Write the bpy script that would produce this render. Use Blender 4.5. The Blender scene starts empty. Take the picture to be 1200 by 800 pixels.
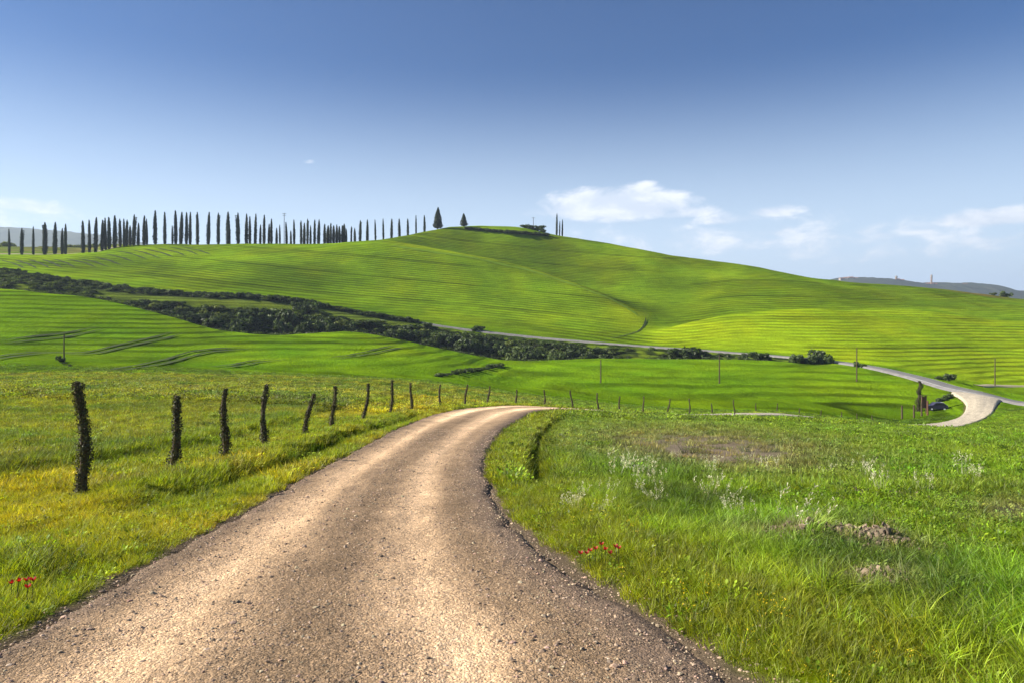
import bpy, math, random
import numpy as np
R = math.radians
sc = bpy.context.scene
col = sc.collection
# ------------------------------------------------------------------ camera
F = 800.0; HV = 370.0                     # focal length and eye level in photo pixels (1200 x 800)
cam = bpy.data.cameras.new('camera'); camo = bpy.data.objects.new('camera', cam); col.objects.link(camo)
cam.sensor_width = 36; cam.lens = 24; cam.shift_y = (HV - 400) / 1200
cam.clip_start = 0.1; cam.clip_end = 30000
camo.location = (0, 0, 0); camo.rotation_euler = (R(90), 0, 0)
sc.camera = camo
# ------------------------------------------------------------------ sky, sun, exposure
SUN_EL, SUN_AZ = 28.0, -88.0              # azimuth from +Y, negative = to the left
sd = (math.sin(R(SUN_AZ)) * math.cos(R(SUN_EL)), math.cos(R(SUN_AZ)) * math.cos(R(SUN_EL)), math.sin(R(SUN_EL)))
sc.view_settings.view_transform = 'Standard'; sc.view_settings.look = 'None'
sc.view_settings.exposure = 1.22; sc.view_settings.gamma = 1.0
sc.cycles.use_denoising = True; sc.cycles.denoiser = 'OPENIMAGEDENOISE'; sc.cycles.denoising_input_passes = 'RGB_ALBEDO_NORMAL'; sc.cycles.denoising_prefilter = 'ACCURATE'
sc.cycles.max_bounces = 6; sc.cycles.diffuse_bounces = 3; sc.cycles.transmission_bounces = 4
sc.cycles.transparent_max_bounces = 6; sc.cycles.volume_bounces = 0

class NT:
    """tiny helper round a node tree"""
    def __init__(s, tree): s.t = tree; s.n = tree.nodes; s.l = tree.links
    def new(s, kind, **kw):
        nd = s.n.new(kind)
        for k, v in kw.items():
            if k.startswith('i_'):
                key = k[2:]; key = int(key) if key.isdigit() else key.replace('_', ' ')
                s.put(nd, key, v)
            else: setattr(nd, k, v)
        return nd
    def put(s, nd, key, v):
        if isinstance(v, bpy.types.NodeSocket): s.l.new(v, nd.inputs[key])
        else: nd.inputs[key].default_value = v
    def m(s, op, a, b=None, c=None, clamp=False):
        nd = s.n.new('ShaderNodeMath'); nd.operation = op; nd.use_clamp = clamp
        for i, v in enumerate((a, b, c)):
            if v is not None: s.put(nd, i, v)
        return nd.outputs[0]
    def mix(s, f, a, b, blend='MIX'):
        nd = s.n.new('ShaderNodeMix'); nd.data_type = 'RGBA'; nd.blend_type = blend
        s.put(nd, 0, f); s.put(nd, 6, a if not isinstance(a, tuple) else (*a, 1)); s.put(nd, 7, b if not isinstance(b, tuple) else (*b, 1))
        return nd.outputs[2]
    def ramp(s, f, lo, hi, smooth=True):
        nd = s.n.new('ShaderNodeMapRange'); nd.interpolation_type = 'SMOOTHSTEP' if smooth else 'LINEAR'
        s.put(nd, 0, f); s.put(nd, 1, lo); s.put(nd, 2, hi); return nd.outputs[0]
    def noise(s, vec, scale, detail=3, rough=.5, dist=0.0):
        nd = s.new('ShaderNodeTexNoise'); s.put(nd, 'Vector', vec)
        nd.inputs['Scale'].default_value = scale; nd.inputs['Detail'].default_value = detail
        nd.inputs['Roughness'].default_value = rough; nd.inputs['Distortion'].default_value = dist
        return nd.outputs[0]

world = bpy.data.worlds.new('World'); sc.world = world; world.use_nodes = True
w = NT(world.node_tree); w.n.clear()
sky = w.new('ShaderNodeTexSky'); sky.sky_type = 'NISHITA'; sky.sun_disc = False
sky.sun_elevation = R(SUN_EL); sky.sun_rotation = R(SUN_AZ) % (2 * math.pi)
sky.air_density = 1.0; sky.dust_density = 0.4; sky.ozone_density = 3.0; sky.altitude = 300
tc = w.new('ShaderNodeTexCoord'); sep = w.new('ShaderNodeSeparateXYZ'); w.l.new(tc.outputs['Generated'], sep.inputs[0])
X, Y, Z = sep.outputs
az = w.m('ARCTAN2', X, Y)
el = w.m('ARCTAN2', Z, w.m('SQRT', w.m('ADD', w.m('MULTIPLY', X, X), w.m('MULTIPLY', Y, Y))))
cv = w.new('ShaderNodeCombineXYZ'); w.put(cv, 0, az); w.put(cv, 1, w.m('MULTIPLY', el, 2.2)); cv.inputs[2].default_value = 3.7
n_f = w.noise(cv.outputs[0], 16, 8, .62, .3)
n_b = w.noise(cv.outputs[0], 4.5, 4, .5)
mask = None
def ell(u, v, hu, hv, gain=1.0):
    """one cloud bank: an ellipse of directions (azimuth, elevation)"""
    a0 = math.atan((u - 600) / F); e0 = math.atan((HV - v) / F * math.cos(a0))
    dx = w.m('DIVIDE', w.m('SUBTRACT', az, a0), hu / F); dz = w.m('DIVIDE', w.m('SUBTRACT', el, e0), hv / F)
    # flat base: the lower half falls off faster
    dz2 = w.m('MULTIPLY', dz, w.m('ADD', 1.0, w.m('MULTIPLY', w.m('LESS_THAN', dz, 0.0), .5)))
    r = w.m('ADD', w.m('MULTIPLY', dx, dx), w.m('MULTIPLY', dz2, dz2))
    return w.m('MULTIPLY', w.m('SUBTRACT', 1.0, r, clamp=True), gain)
cl = 0.0
for e in ((722, 244, 112, 29, 1.3), (738, 230, 38, 17, .9), (800, 250, 55, 13, .85), (905, 249, 42, 11, .85), (900, 272, 55, 15, .6), (790, 270, 70, 15, .4),
          (1162, 257, 62, 15, 1.0), (1170, 285, 60, 16, .5), (30, 243, 52, 12, .85), (-40, 250, 60, 25, .8), (80, 258, 60, 10, .4), (362, 190, 13, 5, .55), (1010, 275, 60, 14, .35), (1040, 300, 170, 16, .35),
          (900, 282, 330, 36, .46), (640, 250, 40, 9, .7), (850, 258, 60, 12, .75), (760, 222, 26, 12, .8), (1330, 250, 90, 24, 1.0)):
    m_ = ell(*e); cl = m_ if cl == 0.0 else w.m('MAXIMUM', cl, m_)
band = w.m('MULTIPLY', w.ramp(n_b, .58, .72), w.m('MULTIPLY', w.ramp(el, .0, .05), w.ramp(el, .2, .09)))
outside = w.ramp(w.m('ABSOLUTE', az), .72, .95)      # the same scattered low clouds go on all round the horizon
cl = w.m('MAXIMUM', cl, w.m('MULTIPLY', band, w.m('MULTIPLY', outside, .8)))
cloud = w.ramp(w.m('ADD', cl, w.m('MULTIPLY', w.m('SUBTRACT', n_f, .5), 1.9)), .22, .85)
cloud = w.m('MULTIPLY', cloud, w.ramp(cl, 0.0, .22))
veil = w.m('MULTIPLY', w.ramp(el, .36, .0), .85)    # thin milky air low in the sky
hsv = w.new('ShaderNodeHueSaturation'); hsv.inputs['Saturation'].default_value = 1.2; hsv.inputs['Hue'].default_value = .5; hsv.inputs['Value'].default_value = 1.0
w.l.new(sky.outputs[0], hsv.inputs['Color'])
skyc = w.mix(1.0, hsv.outputs[0], (.40, .63, .86), 'MULTIPLY')
skyc = w.mix(veil, skyc, (8.2, 9.9, 11.4))
ccol = w.mix(w.ramp(n_f, .38, .7), (7.6, 8.3, 9.4), (11.5, 11.5, 11.6))
skyc = w.mix(w.m('MULTIPLY', cloud, .78), skyc, ccol)
bg = w.new('ShaderNodeBackground'); w.l.new(skyc, bg.inputs[0]); bg.inputs[1].default_value = 0.052
wo = w.new('ShaderNodeOutputWorld'); w.l.new(bg.outputs[0], wo.inputs[0])

sl = bpy.data.lights.new('sun', 'SUN'); sl.energy = 5.0; sl.angle = R(.5); sl.color = (1.0, .93, .80)
so = bpy.data.objects.new('sun', sl); col.objects.link(so)
from mathutils import Vector, Matrix
so.rotation_euler = Vector(sd).to_track_quat('Z', 'Y').to_euler()

# ------------------------------------------------------------------ helpers
rng = np.random.default_rng(7); random.seed(7)
def tag(o, label=None, cat=None, group=None, kind=None):
    if label: o['label'] = label
    if cat: o['category'] = cat
    if group: o['group'] = group
    if kind: o['kind'] = kind
    return o
def empty(name, loc, rz=0.0):
    o = bpy.data.objects.new(name, None); o.location = loc; o.rotation_euler[2] = rz; o.empty_display_size = .2
    col.objects.link(o); return o
def mesh(name, V, Fc, mat=None, attrs=None, smooth=False, cols=None):
    """V (n,3); Fc (m,k) int array with one face size; attrs {name: (n,) or (n,3/4)}"""
    V = np.asarray(V, dtype=np.float32); Fc = np.asarray(Fc, dtype=np.int32)
    me = bpy.data.meshes.new(name); k = Fc.shape[1] if len(Fc) else 3
    me.vertices.add(len(V)); me.vertices.foreach_set('co', V.ravel())
    if len(Fc):
        me.loops.add(Fc.size); me.loops.foreach_set('vertex_index', Fc.ravel())
        me.polygons.add(len(Fc)); me.polygons.foreach_set('loop_start', np.arange(0, Fc.size, k, dtype=np.int32))
        me.polygons.foreach_set('use_smooth', np.full(len(Fc), bool(smooth)))
    me.update(calc_edges=True)
    for an, av in (attrs or {}).items():
        av = np.asarray(av, dtype=np.float32)
        if av.ndim == 1:
            a = me.attributes.new(an, 'FLOAT', 'POINT'); a.data.foreach_set('value', av)
        elif av.shape[1] == 3 and an != 'col' and an != 'tint':
            a = me.attributes.new(an, 'FLOAT_VECTOR', 'POINT'); a.data.foreach_set('vector', av.ravel())
        else:
            if av.shape[1] == 3: av = np.hstack([av, np.ones((len(av), 1), np.float32)])
            a = me.attributes.new(an, 'FLOAT_COLOR', 'POINT'); a.data.foreach_set('color', av.ravel())
    if mat: me.materials.append(mat)
    return me
def put(name, me, parent=None, loc=(0, 0, 0)):
    o = bpy.data.objects.new(name, me); o.location = loc; col.objects.link(o)
    if parent: o.parent = parent
    return o
def copy_tree(o, loc, rz, scl, label, group=None):
    c = o.copy(); col.objects.link(c); c.location = loc; c.rotation_euler[2] = rz; c.scale = scl
    c['label'] = label
    if group: c['group'] = group
    for ch in o.children:
        d = ch.copy(); col.objects.link(d); d.parent = c
        for g in ch.children:
            e = g.copy(); col.objects.link(e); e.parent = d
    return c
def hash2(ix, iy, seed):
    n = (ix.astype(np.int64) * 374761393 + iy.astype(np.int64) * 668265263 + seed * 1442695041) & 0xffffffff
    n = ((n ^ (n >> 13)) * 1274126177) & 0xffffffff
    return ((n ^ (n >> 16)) & 0xffff) / 65535.0
def vn(x, y, seed=0, octaves=1):
    """value noise 0..1"""
    x = np.asarray(x, float); y = np.asarray(y, float); out = 0; amp = 1; tot = 0
    for o_ in range(octaves):
        ix = np.floor(x); iy = np.floor(y); fx = x - ix; fy = y - iy
        fx = fx * fx * (3 - 2 * fx); fy = fy * fy * (3 - 2 * fy); ix = ix.astype(np.int64); iy = iy.astype(np.int64)
        a = hash2(ix, iy, seed + o_); b = hash2(ix + 1, iy, seed + o_); c = hash2(ix, iy + 1, seed + o_); d = hash2(ix + 1, iy + 1, seed + o_)
        out = out + amp * ((a * (1 - fx) + b * fx) * (1 - fy) + (c * (1 - fx) + d * fx) * fy); tot += amp
        x = x * 2.03 + 17.1; y = y * 2.03 + 9.7; amp *= .5
    return out / tot
def ss(a, b, x):
    t = np.clip((np.asarray(x, float) - a) / (b - a), 0, 1); return t * t * (3 - 2 * t)
def pchip(xk, yk, x):
    xk = np.asarray(xk, float); yk = np.asarray(yk, float); h = np.diff(xk); s = np.diff(yk) / h
    d = np.zeros_like(yk); n = len(xk)
    for i in range(1, n - 1):
        if s[i - 1] * s[i] > 0:
            w1 = 2 * h[i] + h[i - 1]; w2 = h[i] + 2 * h[i - 1]; d[i] = (w1 + w2) / (w1 / s[i - 1] + w2 / s[i])
    d[0] = s[0]; d[-1] = s[-1]
    x = np.clip(x, xk[0], xk[-1]); i = np.clip(np.searchsorted(xk, x) - 1, 0, n - 2); t = (x - xk[i]) / h[i]
    return ((1 + 2 * t) * (1 - t) ** 2) * yk[i] + t * (1 - t) ** 2 * h[i] * d[i] + t * t * (3 - 2 * t) * yk[i + 1] + t * t * (t - 1) * h[i] * d[i + 1]

# ------------------------------------------------------------------ terrain: survey rows (bearing, distance, elevation angle), near to far
ROWS = [
 [(-360, 25, 498), (0, 25, 500), (300, 25, 502), (450, 25, 505), (600, 25, 507.4), (1560, 25, 509)],
 [(-360, 40, 462), (0, 40, 465), (300, 40, 471), (450, 40, 480), (520, 40, 482), (600, 40, 486), (750, 40, 490), (900, 40, 494), (1200, 40, 508), (1560, 40, 502)],
 [(-360, 65, 446), (0, 65, 448), (300, 65, 453), (450, 65, 459), (520, 65, 466), (560, 63, 471), (600, 63, 472.5), (640, 64, 476), (680, 65, 479), (750, 66, 485), (850, 66, 490.5), (950, 66, 492), (1000, 68, 495), (1050, 72, 504.5), (1130, 80, 505), (1200, 80, 499), (1560, 80, 480)],
 [(-360, 95, 437), (0, 95, 437), (300, 95, 440), (450, 95, 446), (520, 95, 452), (600, 95, 463), (680, 90, 472), (750, 90, 479), (850, 88, 483.5), (900, 93, 484), (950, 98, 489), (1000, 100, 496), (1050, 105, 500.5), (1094, 109, 500.5), (1150, 112, 494), (1200, 112, 484), (1560, 112, 476)],
 [(-360, 130, 405), (0, 130, 410), (75, 130, 415), (150, 130, 418), (300, 130, 428), (450, 130, 437), (520, 130, 442), (600, 130, 452), (680, 130, 460), (750, 130, 466), (850, 130, 470), (950, 130, 474), (1050, 128, 484), (1100, 128, 482), (1150, 134, 467.5), (1200, 132, 474), (1560, 132, 472)],
 [(-360, 175, 322), (0, 175, 338), (75, 176, 346), (150, 178, 358), (200, 180, 371), (270, 182, 388), (330, 184, 393), (400, 188, 390), (470, 190, 398), (540, 192, 412), (600, 192, 423), (700, 192, 421), (760, 190, 420), (850, 188, 421), (950, 184, 426), (1000, 174, 432), (1050, 160, 444), (1100, 150, 456), (1150, 145, 461), (1200, 145, 468), (1560, 145, 468)],
 [(-360, 200, 345), (0, 200, 360), (150, 202, 383), (300, 206, 408), (400, 210, 406), (450, 212, 412), (540, 213, 425), (600, 213, 432), (700, 212, 427), (760, 210, 423), (850, 206, 421.5), (950, 198, 424), (1000, 190, 428), (1050, 173, 437), (1110, 160, 449), (1150, 158, 457), (1200, 160, 463), (1560, 160, 462)],
 [(-360, 232, 312), (0, 230, 322), (150, 235, 342), (300, 240, 351), (400, 246, 364), (500, 252, 380), (600, 248, 392.5), (700, 240, 401.5), (850, 225, 412), (950, 212, 419), (1000, 200, 425), (1050, 188, 431), (1130, 178, 446), (1200, 180, 452), (1560, 180, 452)],
 [(-360, 262, 308), (0, 262, 312), (150, 265, 328), (300, 268, 338), (450, 275, 357), (600, 275, 376), (700, 262, 391), (735, 258, 396), (780, 266, 385), (850, 265, 370), (950, 262, 362), (1050, 250, 380), (1200, 240, 400), (1560, 240, 400)],
 [(-360, 285, 306), (0, 285, 307), (150, 288, 314), (300, 290, 319), (450, 300, 333), (600, 298, 354), (700, 284, 378), (740, 272, 391), (780, 284, 386), (850, 292, 374), (950, 290, 363), (1050, 285, 362), (1200, 280, 376), (1560, 280, 376)],
 [(-360, 300, 304), (0, 300, 303), (150, 310, 296), (300, 325, 295), (440, 345, 284.6), (500, 345, 293), (600, 345, 311), (700, 322, 342), (725, 309, 354), (748, 297, 368), (780, 303, 373), (850, 320, 356), (950, 320, 346), (1050, 320, 351), (1200, 320, 362), (1560, 320, 368)],
 [(-360, 308, 303), (0, 310, 302), (150, 320, 292), (300, 340, 286.5), (440, 356, 285), (500, 360, 297), (600, 360, 315), (700, 336, 346), (725, 322, 356), (748, 310, 368), (780, 318, 368), (850, 342, 343), (950, 340, 337), (1050, 345, 344), (1200, 345, 357), (1560, 345, 366)],
 [(-360, 325, 302), (0, 325, 300.5), (100, 330, 297), (140, 336, 289), (200, 346, 284), (300, 356, 283), (440, 372, 283.4), (500, 400, 273), (530, 415, 265.5), (565, 422, 262.5), (600, 422, 263.5), (625, 422, 268.5), (645, 421, 274), (680, 420, 280), (750, 415, 292), (830, 405, 309), (950, 400, 323), (1050, 395, 335), (1150, 390, 343), (1200, 388, 349), (1560, 385, 364)],
]
REND = [(-360, 470, 296), (0, 470, 291), (140, 470, 292), (200, 470, 310), (1560, 470, 372)]
GU = np.arange(-360, 1561, 4.0); GL = np.linspace(0, math.log(7000), 1150); GD = np.exp(GL)
rd = []; rz = []
for row in ROWS + [REND]:
    a = np.array(row, float); d = pchip(a[:, 0], a[:, 1], GU); v = pchip(a[:, 0], a[:, 2], GU)
    rd.append(d); rz.append((HV - v) / F * d)
rd = np.array(rd); rz = np.array(rz)
TAB = np.zeros((len(GU), len(GD)))
for i in range(len(GU)):
    dk = np.concatenate([[.5, 4, 10], rd[:, i], [620, 1100, 2500, 7000]])
    zk = np.concatenate([[-1.752, -2.116, -2.74], rz[:, i], [min(rz[-1, i] - 12, 20), 0, -15, -40]])
    TAB[i] = pchip(dk, zk, GD)
for _ in range(2): TAB[1:-1] = (TAB[:-2] + 2 * TAB[1:-1] + TAB[2:]) / 4
_T = TAB.copy()
for _ in range(45): _T[1:-1] = (_T[:-2] + 2 * _T[1:-1] + _T[2:]) / 4
_w = (ss(245, 268, GD) * (1 - ss(345, 385, GD)))[None] * ss(560, 660, GU)[:, None] * (1 - ss(900, 1000, GU))[:, None]
TAB = TAB * (1 - _w) + _T * _w
BACK = TAB[[0, -1]].mean(0)
TAN50 = math.tan(R(50))
def polar(x, y):
    """-> (u bearing column, D, weight of the plain behind the camera)"""
    r = np.hypot(x, y); th = np.arctan2(x, y); c50 = math.cos(R(50))
    D = r * np.maximum(np.cos(th), c50); D = np.where(np.abs(th) > R(50), r * c50, D)
    u = 600 + F * np.tan(np.clip(th, -R(50), R(50)))
    return u, np.maximum(D, .5), ss(R(60), R(120), np.abs(th))
def tab(u, D):
    fu = np.clip((u + 360) / 4, 0, len(GU) - 1.001); fl = np.clip(np.log(np.maximum(D, 1)) / GL[1], 0, len(GL) - 1.001)
    iu = fu.astype(int); il = fl.astype(int); a = fu - iu; b = fl - il
    return (TAB[iu, il] * (1 - b) + TAB[iu, il + 1] * b) * (1 - a) + (TAB[iu + 1, il] * (1 - b) + TAB[iu + 1, il + 1] * b) * a
# ---- roads: centre line points (x, y, half width)
def resample(P, step):
    P = np.array(P, float); t = np.concatenate([[0], np.cumsum(np.hypot(*np.diff(P[:, :2], axis=0).T))])
    n = int(t[-1] / step) + 1; s = np.linspace(0, t[-1], n)
    return np.stack([pchip(t, P[:, k], s) for k in range(P.shape[1])], 1)
GRAVEL = [(-.6, -6, 2.45), (-.85, 1, 2.45), (-1.05, 4, 2.45), (-1.3, 5.2, 2.22), (-1.6, 6.9, 2.02), (-1.9, 9.5, 1.84), (-2.3, 16, 1.84), (-2.4, 24, 2.1), (-1.75, 36.7, 2.5), (-.6, 46, 2.5), (1.0, 52, 2.45),
          (4.2, 57.5, 2.3), (9.5, 63, 2.1), (18, 72, 1.9), (28, 82.5, 1.9), (38, 92, 1.9), (46, 98, 1.9), (57, 104.5, 1.9), (68, 109.5, 2.0), (79, 117, 2.1), (86.5, 126, 2.3), (92, 134, 3.0), (97.5, 142.5, 5.0)]
def uvd(u, d): return ((u - 600) / F * d, d)
ASPH = [(*uvd(u, d), h) for u, d, h in ((1560, 108, 2.6), (1300, 122, 2.6), (1200, 133, 2.6), (1150, 143, 2.8), (1112, 153, 2.8), (1072, 165, 2.6), (1040, 177, 2.4), (1000, 192, 2.2), (940, 209, 1.5), (850, 224, .8), (760, 234, .65), (700, 240, .65), (600, 248, .6), (480, 254, .4))]
gr = resample(GRAVEL, 1.0); asr = resample(ASPH, 3.0)
def dist_to(P, x, y):
    """signed distance (right of travel > 0) and local half width"""
    x = np.asarray(x, float); best = np.full(x.shape, 1e9); sg = np.zeros(x.shape); hw = np.zeros(x.shape); along = np.zeros(x.shape); acc = 0
    for a, b in zip(P[:-1], P[1:]):
        dx, dy = b[0] - a[0], b[1] - a[1]; L2 = dx * dx + dy * dy
        t = np.clip(((x - a[0]) * dx + (y - a[1]) * dy) / L2, 0, 1)
        ex = x - a[0] - t * dx; ey = y - a[1] - t * dy; d = np.hypot(ex, ey); m = d < best
        best = np.where(m, d, best); sg = np.where(m, np.sign(ex * dy - ey * dx), sg); hw = np.where(m, a[2] + t * (b[2] - a[2]), hw); along = np.where(m, acc + t * math.sqrt(L2), along)
        acc += math.sqrt(L2)
    return best * np.where(sg == 0, 1, sg), hw, along
def gauss(x, s): return np.exp(-(x / s) ** 2)
def detail(x, y, u, D, lat):
    """relief too small for the survey rows: banks, ditches, tussocks, plough ripple"""
    near = 1 - ss(45, 70, D); z = np.zeros_like(D)
    yy = np.clip(y, 3, 60)
    z = z - .5 * gauss(x + 5.15 + .2 * np.sin(y * .35), .27) * ss(8, 18, y) * (1 - ss(33, 40, y))             # ditch left of the road
    z = z + .14 * gauss(x + 5.9, .5) * ss(8, 11, y) * (1 - ss(33, 40, y))
    z = z + .17 * ss(-9.1, -9.5 , x + .5 * np.sin(y * .21) + .3 * (vn(y * .9, y * 0, 5) - .5)) * near * ss(3, 9, y)   # low terrace step behind the fence
    rd_x = np.interp(y, [10, 12.7, 14, 17.7, 24, 31, 36.7, 42], [.42, .45, .47, .6, .96, 1.74, 2.6, 3.6])
    z = z - .6 * gauss(x - rd_x, .24) * ss(10.5, 14, y) * (1 - ss(35, 40, y))                                             # ditch inside the bend
    z = z + .12 * gauss(lat - 2.6 - .0 * y, .8) * (1 - ss(9, 14, y)) * (x > 0)
    z = z + .09 * (vn(x * 1.3, y * 1.3, 11, 3) - .5) * near + .03 * (vn(x * 6, y * 6, 21, 2) - .5) * (1 - ss(14, 30, D))
    far = ss(90, 130, D)
    z = z + .9 * (vn(x * .045, y * .045, 31, 2) - .5) * far + 4.2 * (vn(x * .021 + .3, y * .014, 36) - .5) * ss(262, 300, D) + 1.6 * (vn(x * .03, y * .03, 37) - .5) * ss(125, 145, D) * ss(180, 165, D) + .28 * (vn(x * .16, y * .16, 33, 2) - .5) * far + .3 * (vn(x * .07, y * .07, 35) - .5) * ss(60, 90, D)
    for ex, ey, s, h in ((3.3, 7.7, .35, .14), (4.0, 7.5, .4, .13), (3.2, 6.0, .3, .1), (5.6, 10.6, .6, .1)):
        z = z + h * np.exp(-((x - ex) ** 2 + (y - ey) ** 2) / s ** 2) * (.5 + vn(x * 8, y * 8, 3, 2))
    return z
def height(x, y, full=False):
    x = np.atleast_1d(np.asarray(x, float)); y = np.atleast_1d(np.asarray(y, float))
    u, D, wb = polar(x, y); z = tab(u, D)
    z = z * (1 - wb) + np.interp(D, GD, BACK) * wb
    lat, hw, al = dist_to(gr, x, y); e = np.abs(lat) - hw
    lat2, hw2, al2 = dist_to(asr, x, y); e2 = np.abs(lat2) - hw2
    flat = ss(-.1, .7, e) * ss(0, 4, e2)
    z = z + detail(x, y, u, D, lat) * flat
    return (z, u, D, lat, e, lat2, e2, al) if full else z
def H1(x, y): return float(height(x, y)[0])
def on_ground(u, d, dz=0.0):
    x, y = uvd(u, d); return (x, y, H1(x, y) + dz)
def spot(u, v, dmin=3.0, dmax=460):
    """the point of the ground seen from the photographer's eye in a given direction"""
    d = np.exp(np.linspace(math.log(dmin), math.log(dmax), 1600)); z = height((u - 600) / F * d, d)
    vv = HV - F * z / d; k = np.argmax(vv <= v) if (vv <= v).any() else int(np.argmin(vv))
    return (float((u - 600) / F * d[k]), float(d[k]), float(z[k]))
def inv_plane_v(D): return 453 + 1360 / D

# ------------------------------------------------------------------ colours of the ground (what grows there, with the spur's light and shade painted in)
def C(*c): return np.array(c, float)
def zone(x, y, u, D, lat, e, e2, plants=False):
    n1 = vn(x * .35, y * .35, 41, 3); n2 = vn(x * .08, y * .08, 43, 2); n3 = vn(x * 2.2, y * 2.2, 47, 2)
    cR = lambda a, b, t: a[None] * (1 - t[:, None]) + b[None] * t[:, None]
    rows = [np.interp(np.clip(u, -360, 1560), GU, r) for r in rd]
    left = (lat < 0) & (D < 64) | (D < rows[3] + 1) & (u < 640) & (D > 55)
    near_r = cR(C(.095, .185, .006), C(.16, .235, .006), n1)
    fld_l = cR(C(.20, .235, .018), C(.12, .19, .016), ss(.35, .7, n1)); fld_l = fld_l * (1 - .25 * ss(.5, .8, n2)[:, None])
    c = np.where(left[:, None], fld_l, near_r)
    verge = ss(2.6, 1.2, e) * (D < 75); c = c * (1 - verge[:, None]) + cR(C(.20, .23, .006), C(.14, .20, .006), n1) * verge[:, None]
    strip = left * ss(-9.9, -9.2, x) * (D < 62); c = c * (1 - strip[:, None]) + cR(C(.285, .285, .012), C(.19, .245, .008), ss(.3, .6, n1)) * strip[:, None]
    # hill A / middle field
    a = ss(0, 6, D - rows[3] - 2); mid = cR(C(.082, .18, .005), C(.14, .23, .005), n2)
    mid = mid * (.92 + .16 * n1[:, None]) * (.74 + .26 * ss(2, 60, D - rows[3]) * (lat < 1e8))[:, None]
    c = c * (1 - a[:, None]) + mid * a[:, None]
    # gully ground and scrub
    g = ss(-2, 3, D - rows[5] - 2) * ss(4, -4, D - rows[7]) * ss(1000, 930, u)
    scrub = cR(C(.025, .04, .01), C(.10, .15, .012), ss(.42, .68, n1))
    c = c * (1 - g[:, None]) + scrub * g[:, None]
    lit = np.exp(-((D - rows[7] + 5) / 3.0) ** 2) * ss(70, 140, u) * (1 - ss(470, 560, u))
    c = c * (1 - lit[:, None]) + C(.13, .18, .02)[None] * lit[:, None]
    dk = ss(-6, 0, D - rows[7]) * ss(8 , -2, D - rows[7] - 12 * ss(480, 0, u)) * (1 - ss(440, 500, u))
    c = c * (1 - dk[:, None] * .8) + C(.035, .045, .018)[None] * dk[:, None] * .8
    # the big hill
    h = ss(1, 5, D - rows[7] - 10 * ss(480, 0, u)); hill = cR(C(.095, .19, .005), C(.17, .245, .005), .5 * n2 + .5 * vn(x * .02, y * .05, 51, 2))
    ridge = np.exp(-((D - rows[10] + 1) / (6 + 6 * ss(560, 740, u))) ** 2) * ss(440, 470, u) * (1 - ss(752, 770, u))  # sunlit crest of the spur, painted as a brighter band
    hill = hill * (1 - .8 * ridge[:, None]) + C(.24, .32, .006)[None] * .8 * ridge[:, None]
    spur_shade = ss(2, 12, D - rows[10]) * ss(90, 50, D - rows[10]) * ss(520, 640, u) * (1 - ss(860, 960, u)) * (.5 + .5 * n2)  # shade behind the spur, painted as a deeper green
    hill = hill * (1 - .2 * spur_shade[:, None])
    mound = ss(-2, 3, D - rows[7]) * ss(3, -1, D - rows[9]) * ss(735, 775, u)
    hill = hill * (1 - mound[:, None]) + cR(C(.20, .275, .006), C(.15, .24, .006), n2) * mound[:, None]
    hill = hill * (.72 + .5 * ss(.3, .7, vn(x * .018, y * .035, 57, 3)) * (1 - mound) + .35 * mound)[:, None]
    drk = ss(900, 1150, u) * (1 - mound) * .3 + .0
    hill = hill * (1 - drk[:, None]) + C(.075, .12, .012)[None] * drk[:, None]
    brn = np.exp(-((u - 1150) / 38) ** 2) * ss(20, 8, np.abs(D - rows[12] + 6)) * .8
    hill = hill * (1 - brn[:, None]) + C(.17, .12, .04)[None] * brn[:, None]
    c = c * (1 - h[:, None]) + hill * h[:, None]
    back = ss(5, 40, D - rows[12]); c = c * (1 - back[:, None]) + cR(C(.11, .15, .03), C(.16, .16, .05), ss(.4, .6, n2))* back[:, None]
    # bare earth: the weedy grey brown patch in the right field, clods on the bank
    vv = inv_plane_v(D); soil = np.exp(-(((u - 835) / 165) ** 2 + ((vv - 526 - (u - 820) * .07) / 28) ** 2) ** 1.5) * ss(.2, .5, vn(x * 1.1, y * .45, 61, 3) + .14) * (lat > 0)
    soil = np.maximum(soil, np.exp(-(((u - 1190) / 60) ** 2 + ((vv - 595) / 16) ** 2)) * n1 * 1.2)
    for ex, ey, s in ((3.0, 7.9, .5), (3.9, 7.5, .6), (3.2, 6.0, .4), (-6.6, 12.0, .5), (-6.2, 13.8, .5)):
        soil = np.maximum(soil, .9 * np.exp(-((x - ex) ** 2 + (y - ey) ** 2) / s ** 2))
    soil = np.clip(soil, 0, 1)
    if plants: return c * (1 - .72 * soil[:, None]) + C(.21, .175, .10)[None] * .72 * soil[:, None], soil
    c = c * (1 - soil[:, None]) + cR(C(.16, .13, .10), C(.25, .20, .145), n3) * soil[:, None]
    # shoulders
    sh = ss(.22, -.1, e + .4 * (n3 - .5)) * (D < 170); c = c * (1 - sh[:, None]) + C(.24, .18, .12)[None] * sh[:, None]
    return c, soil
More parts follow.
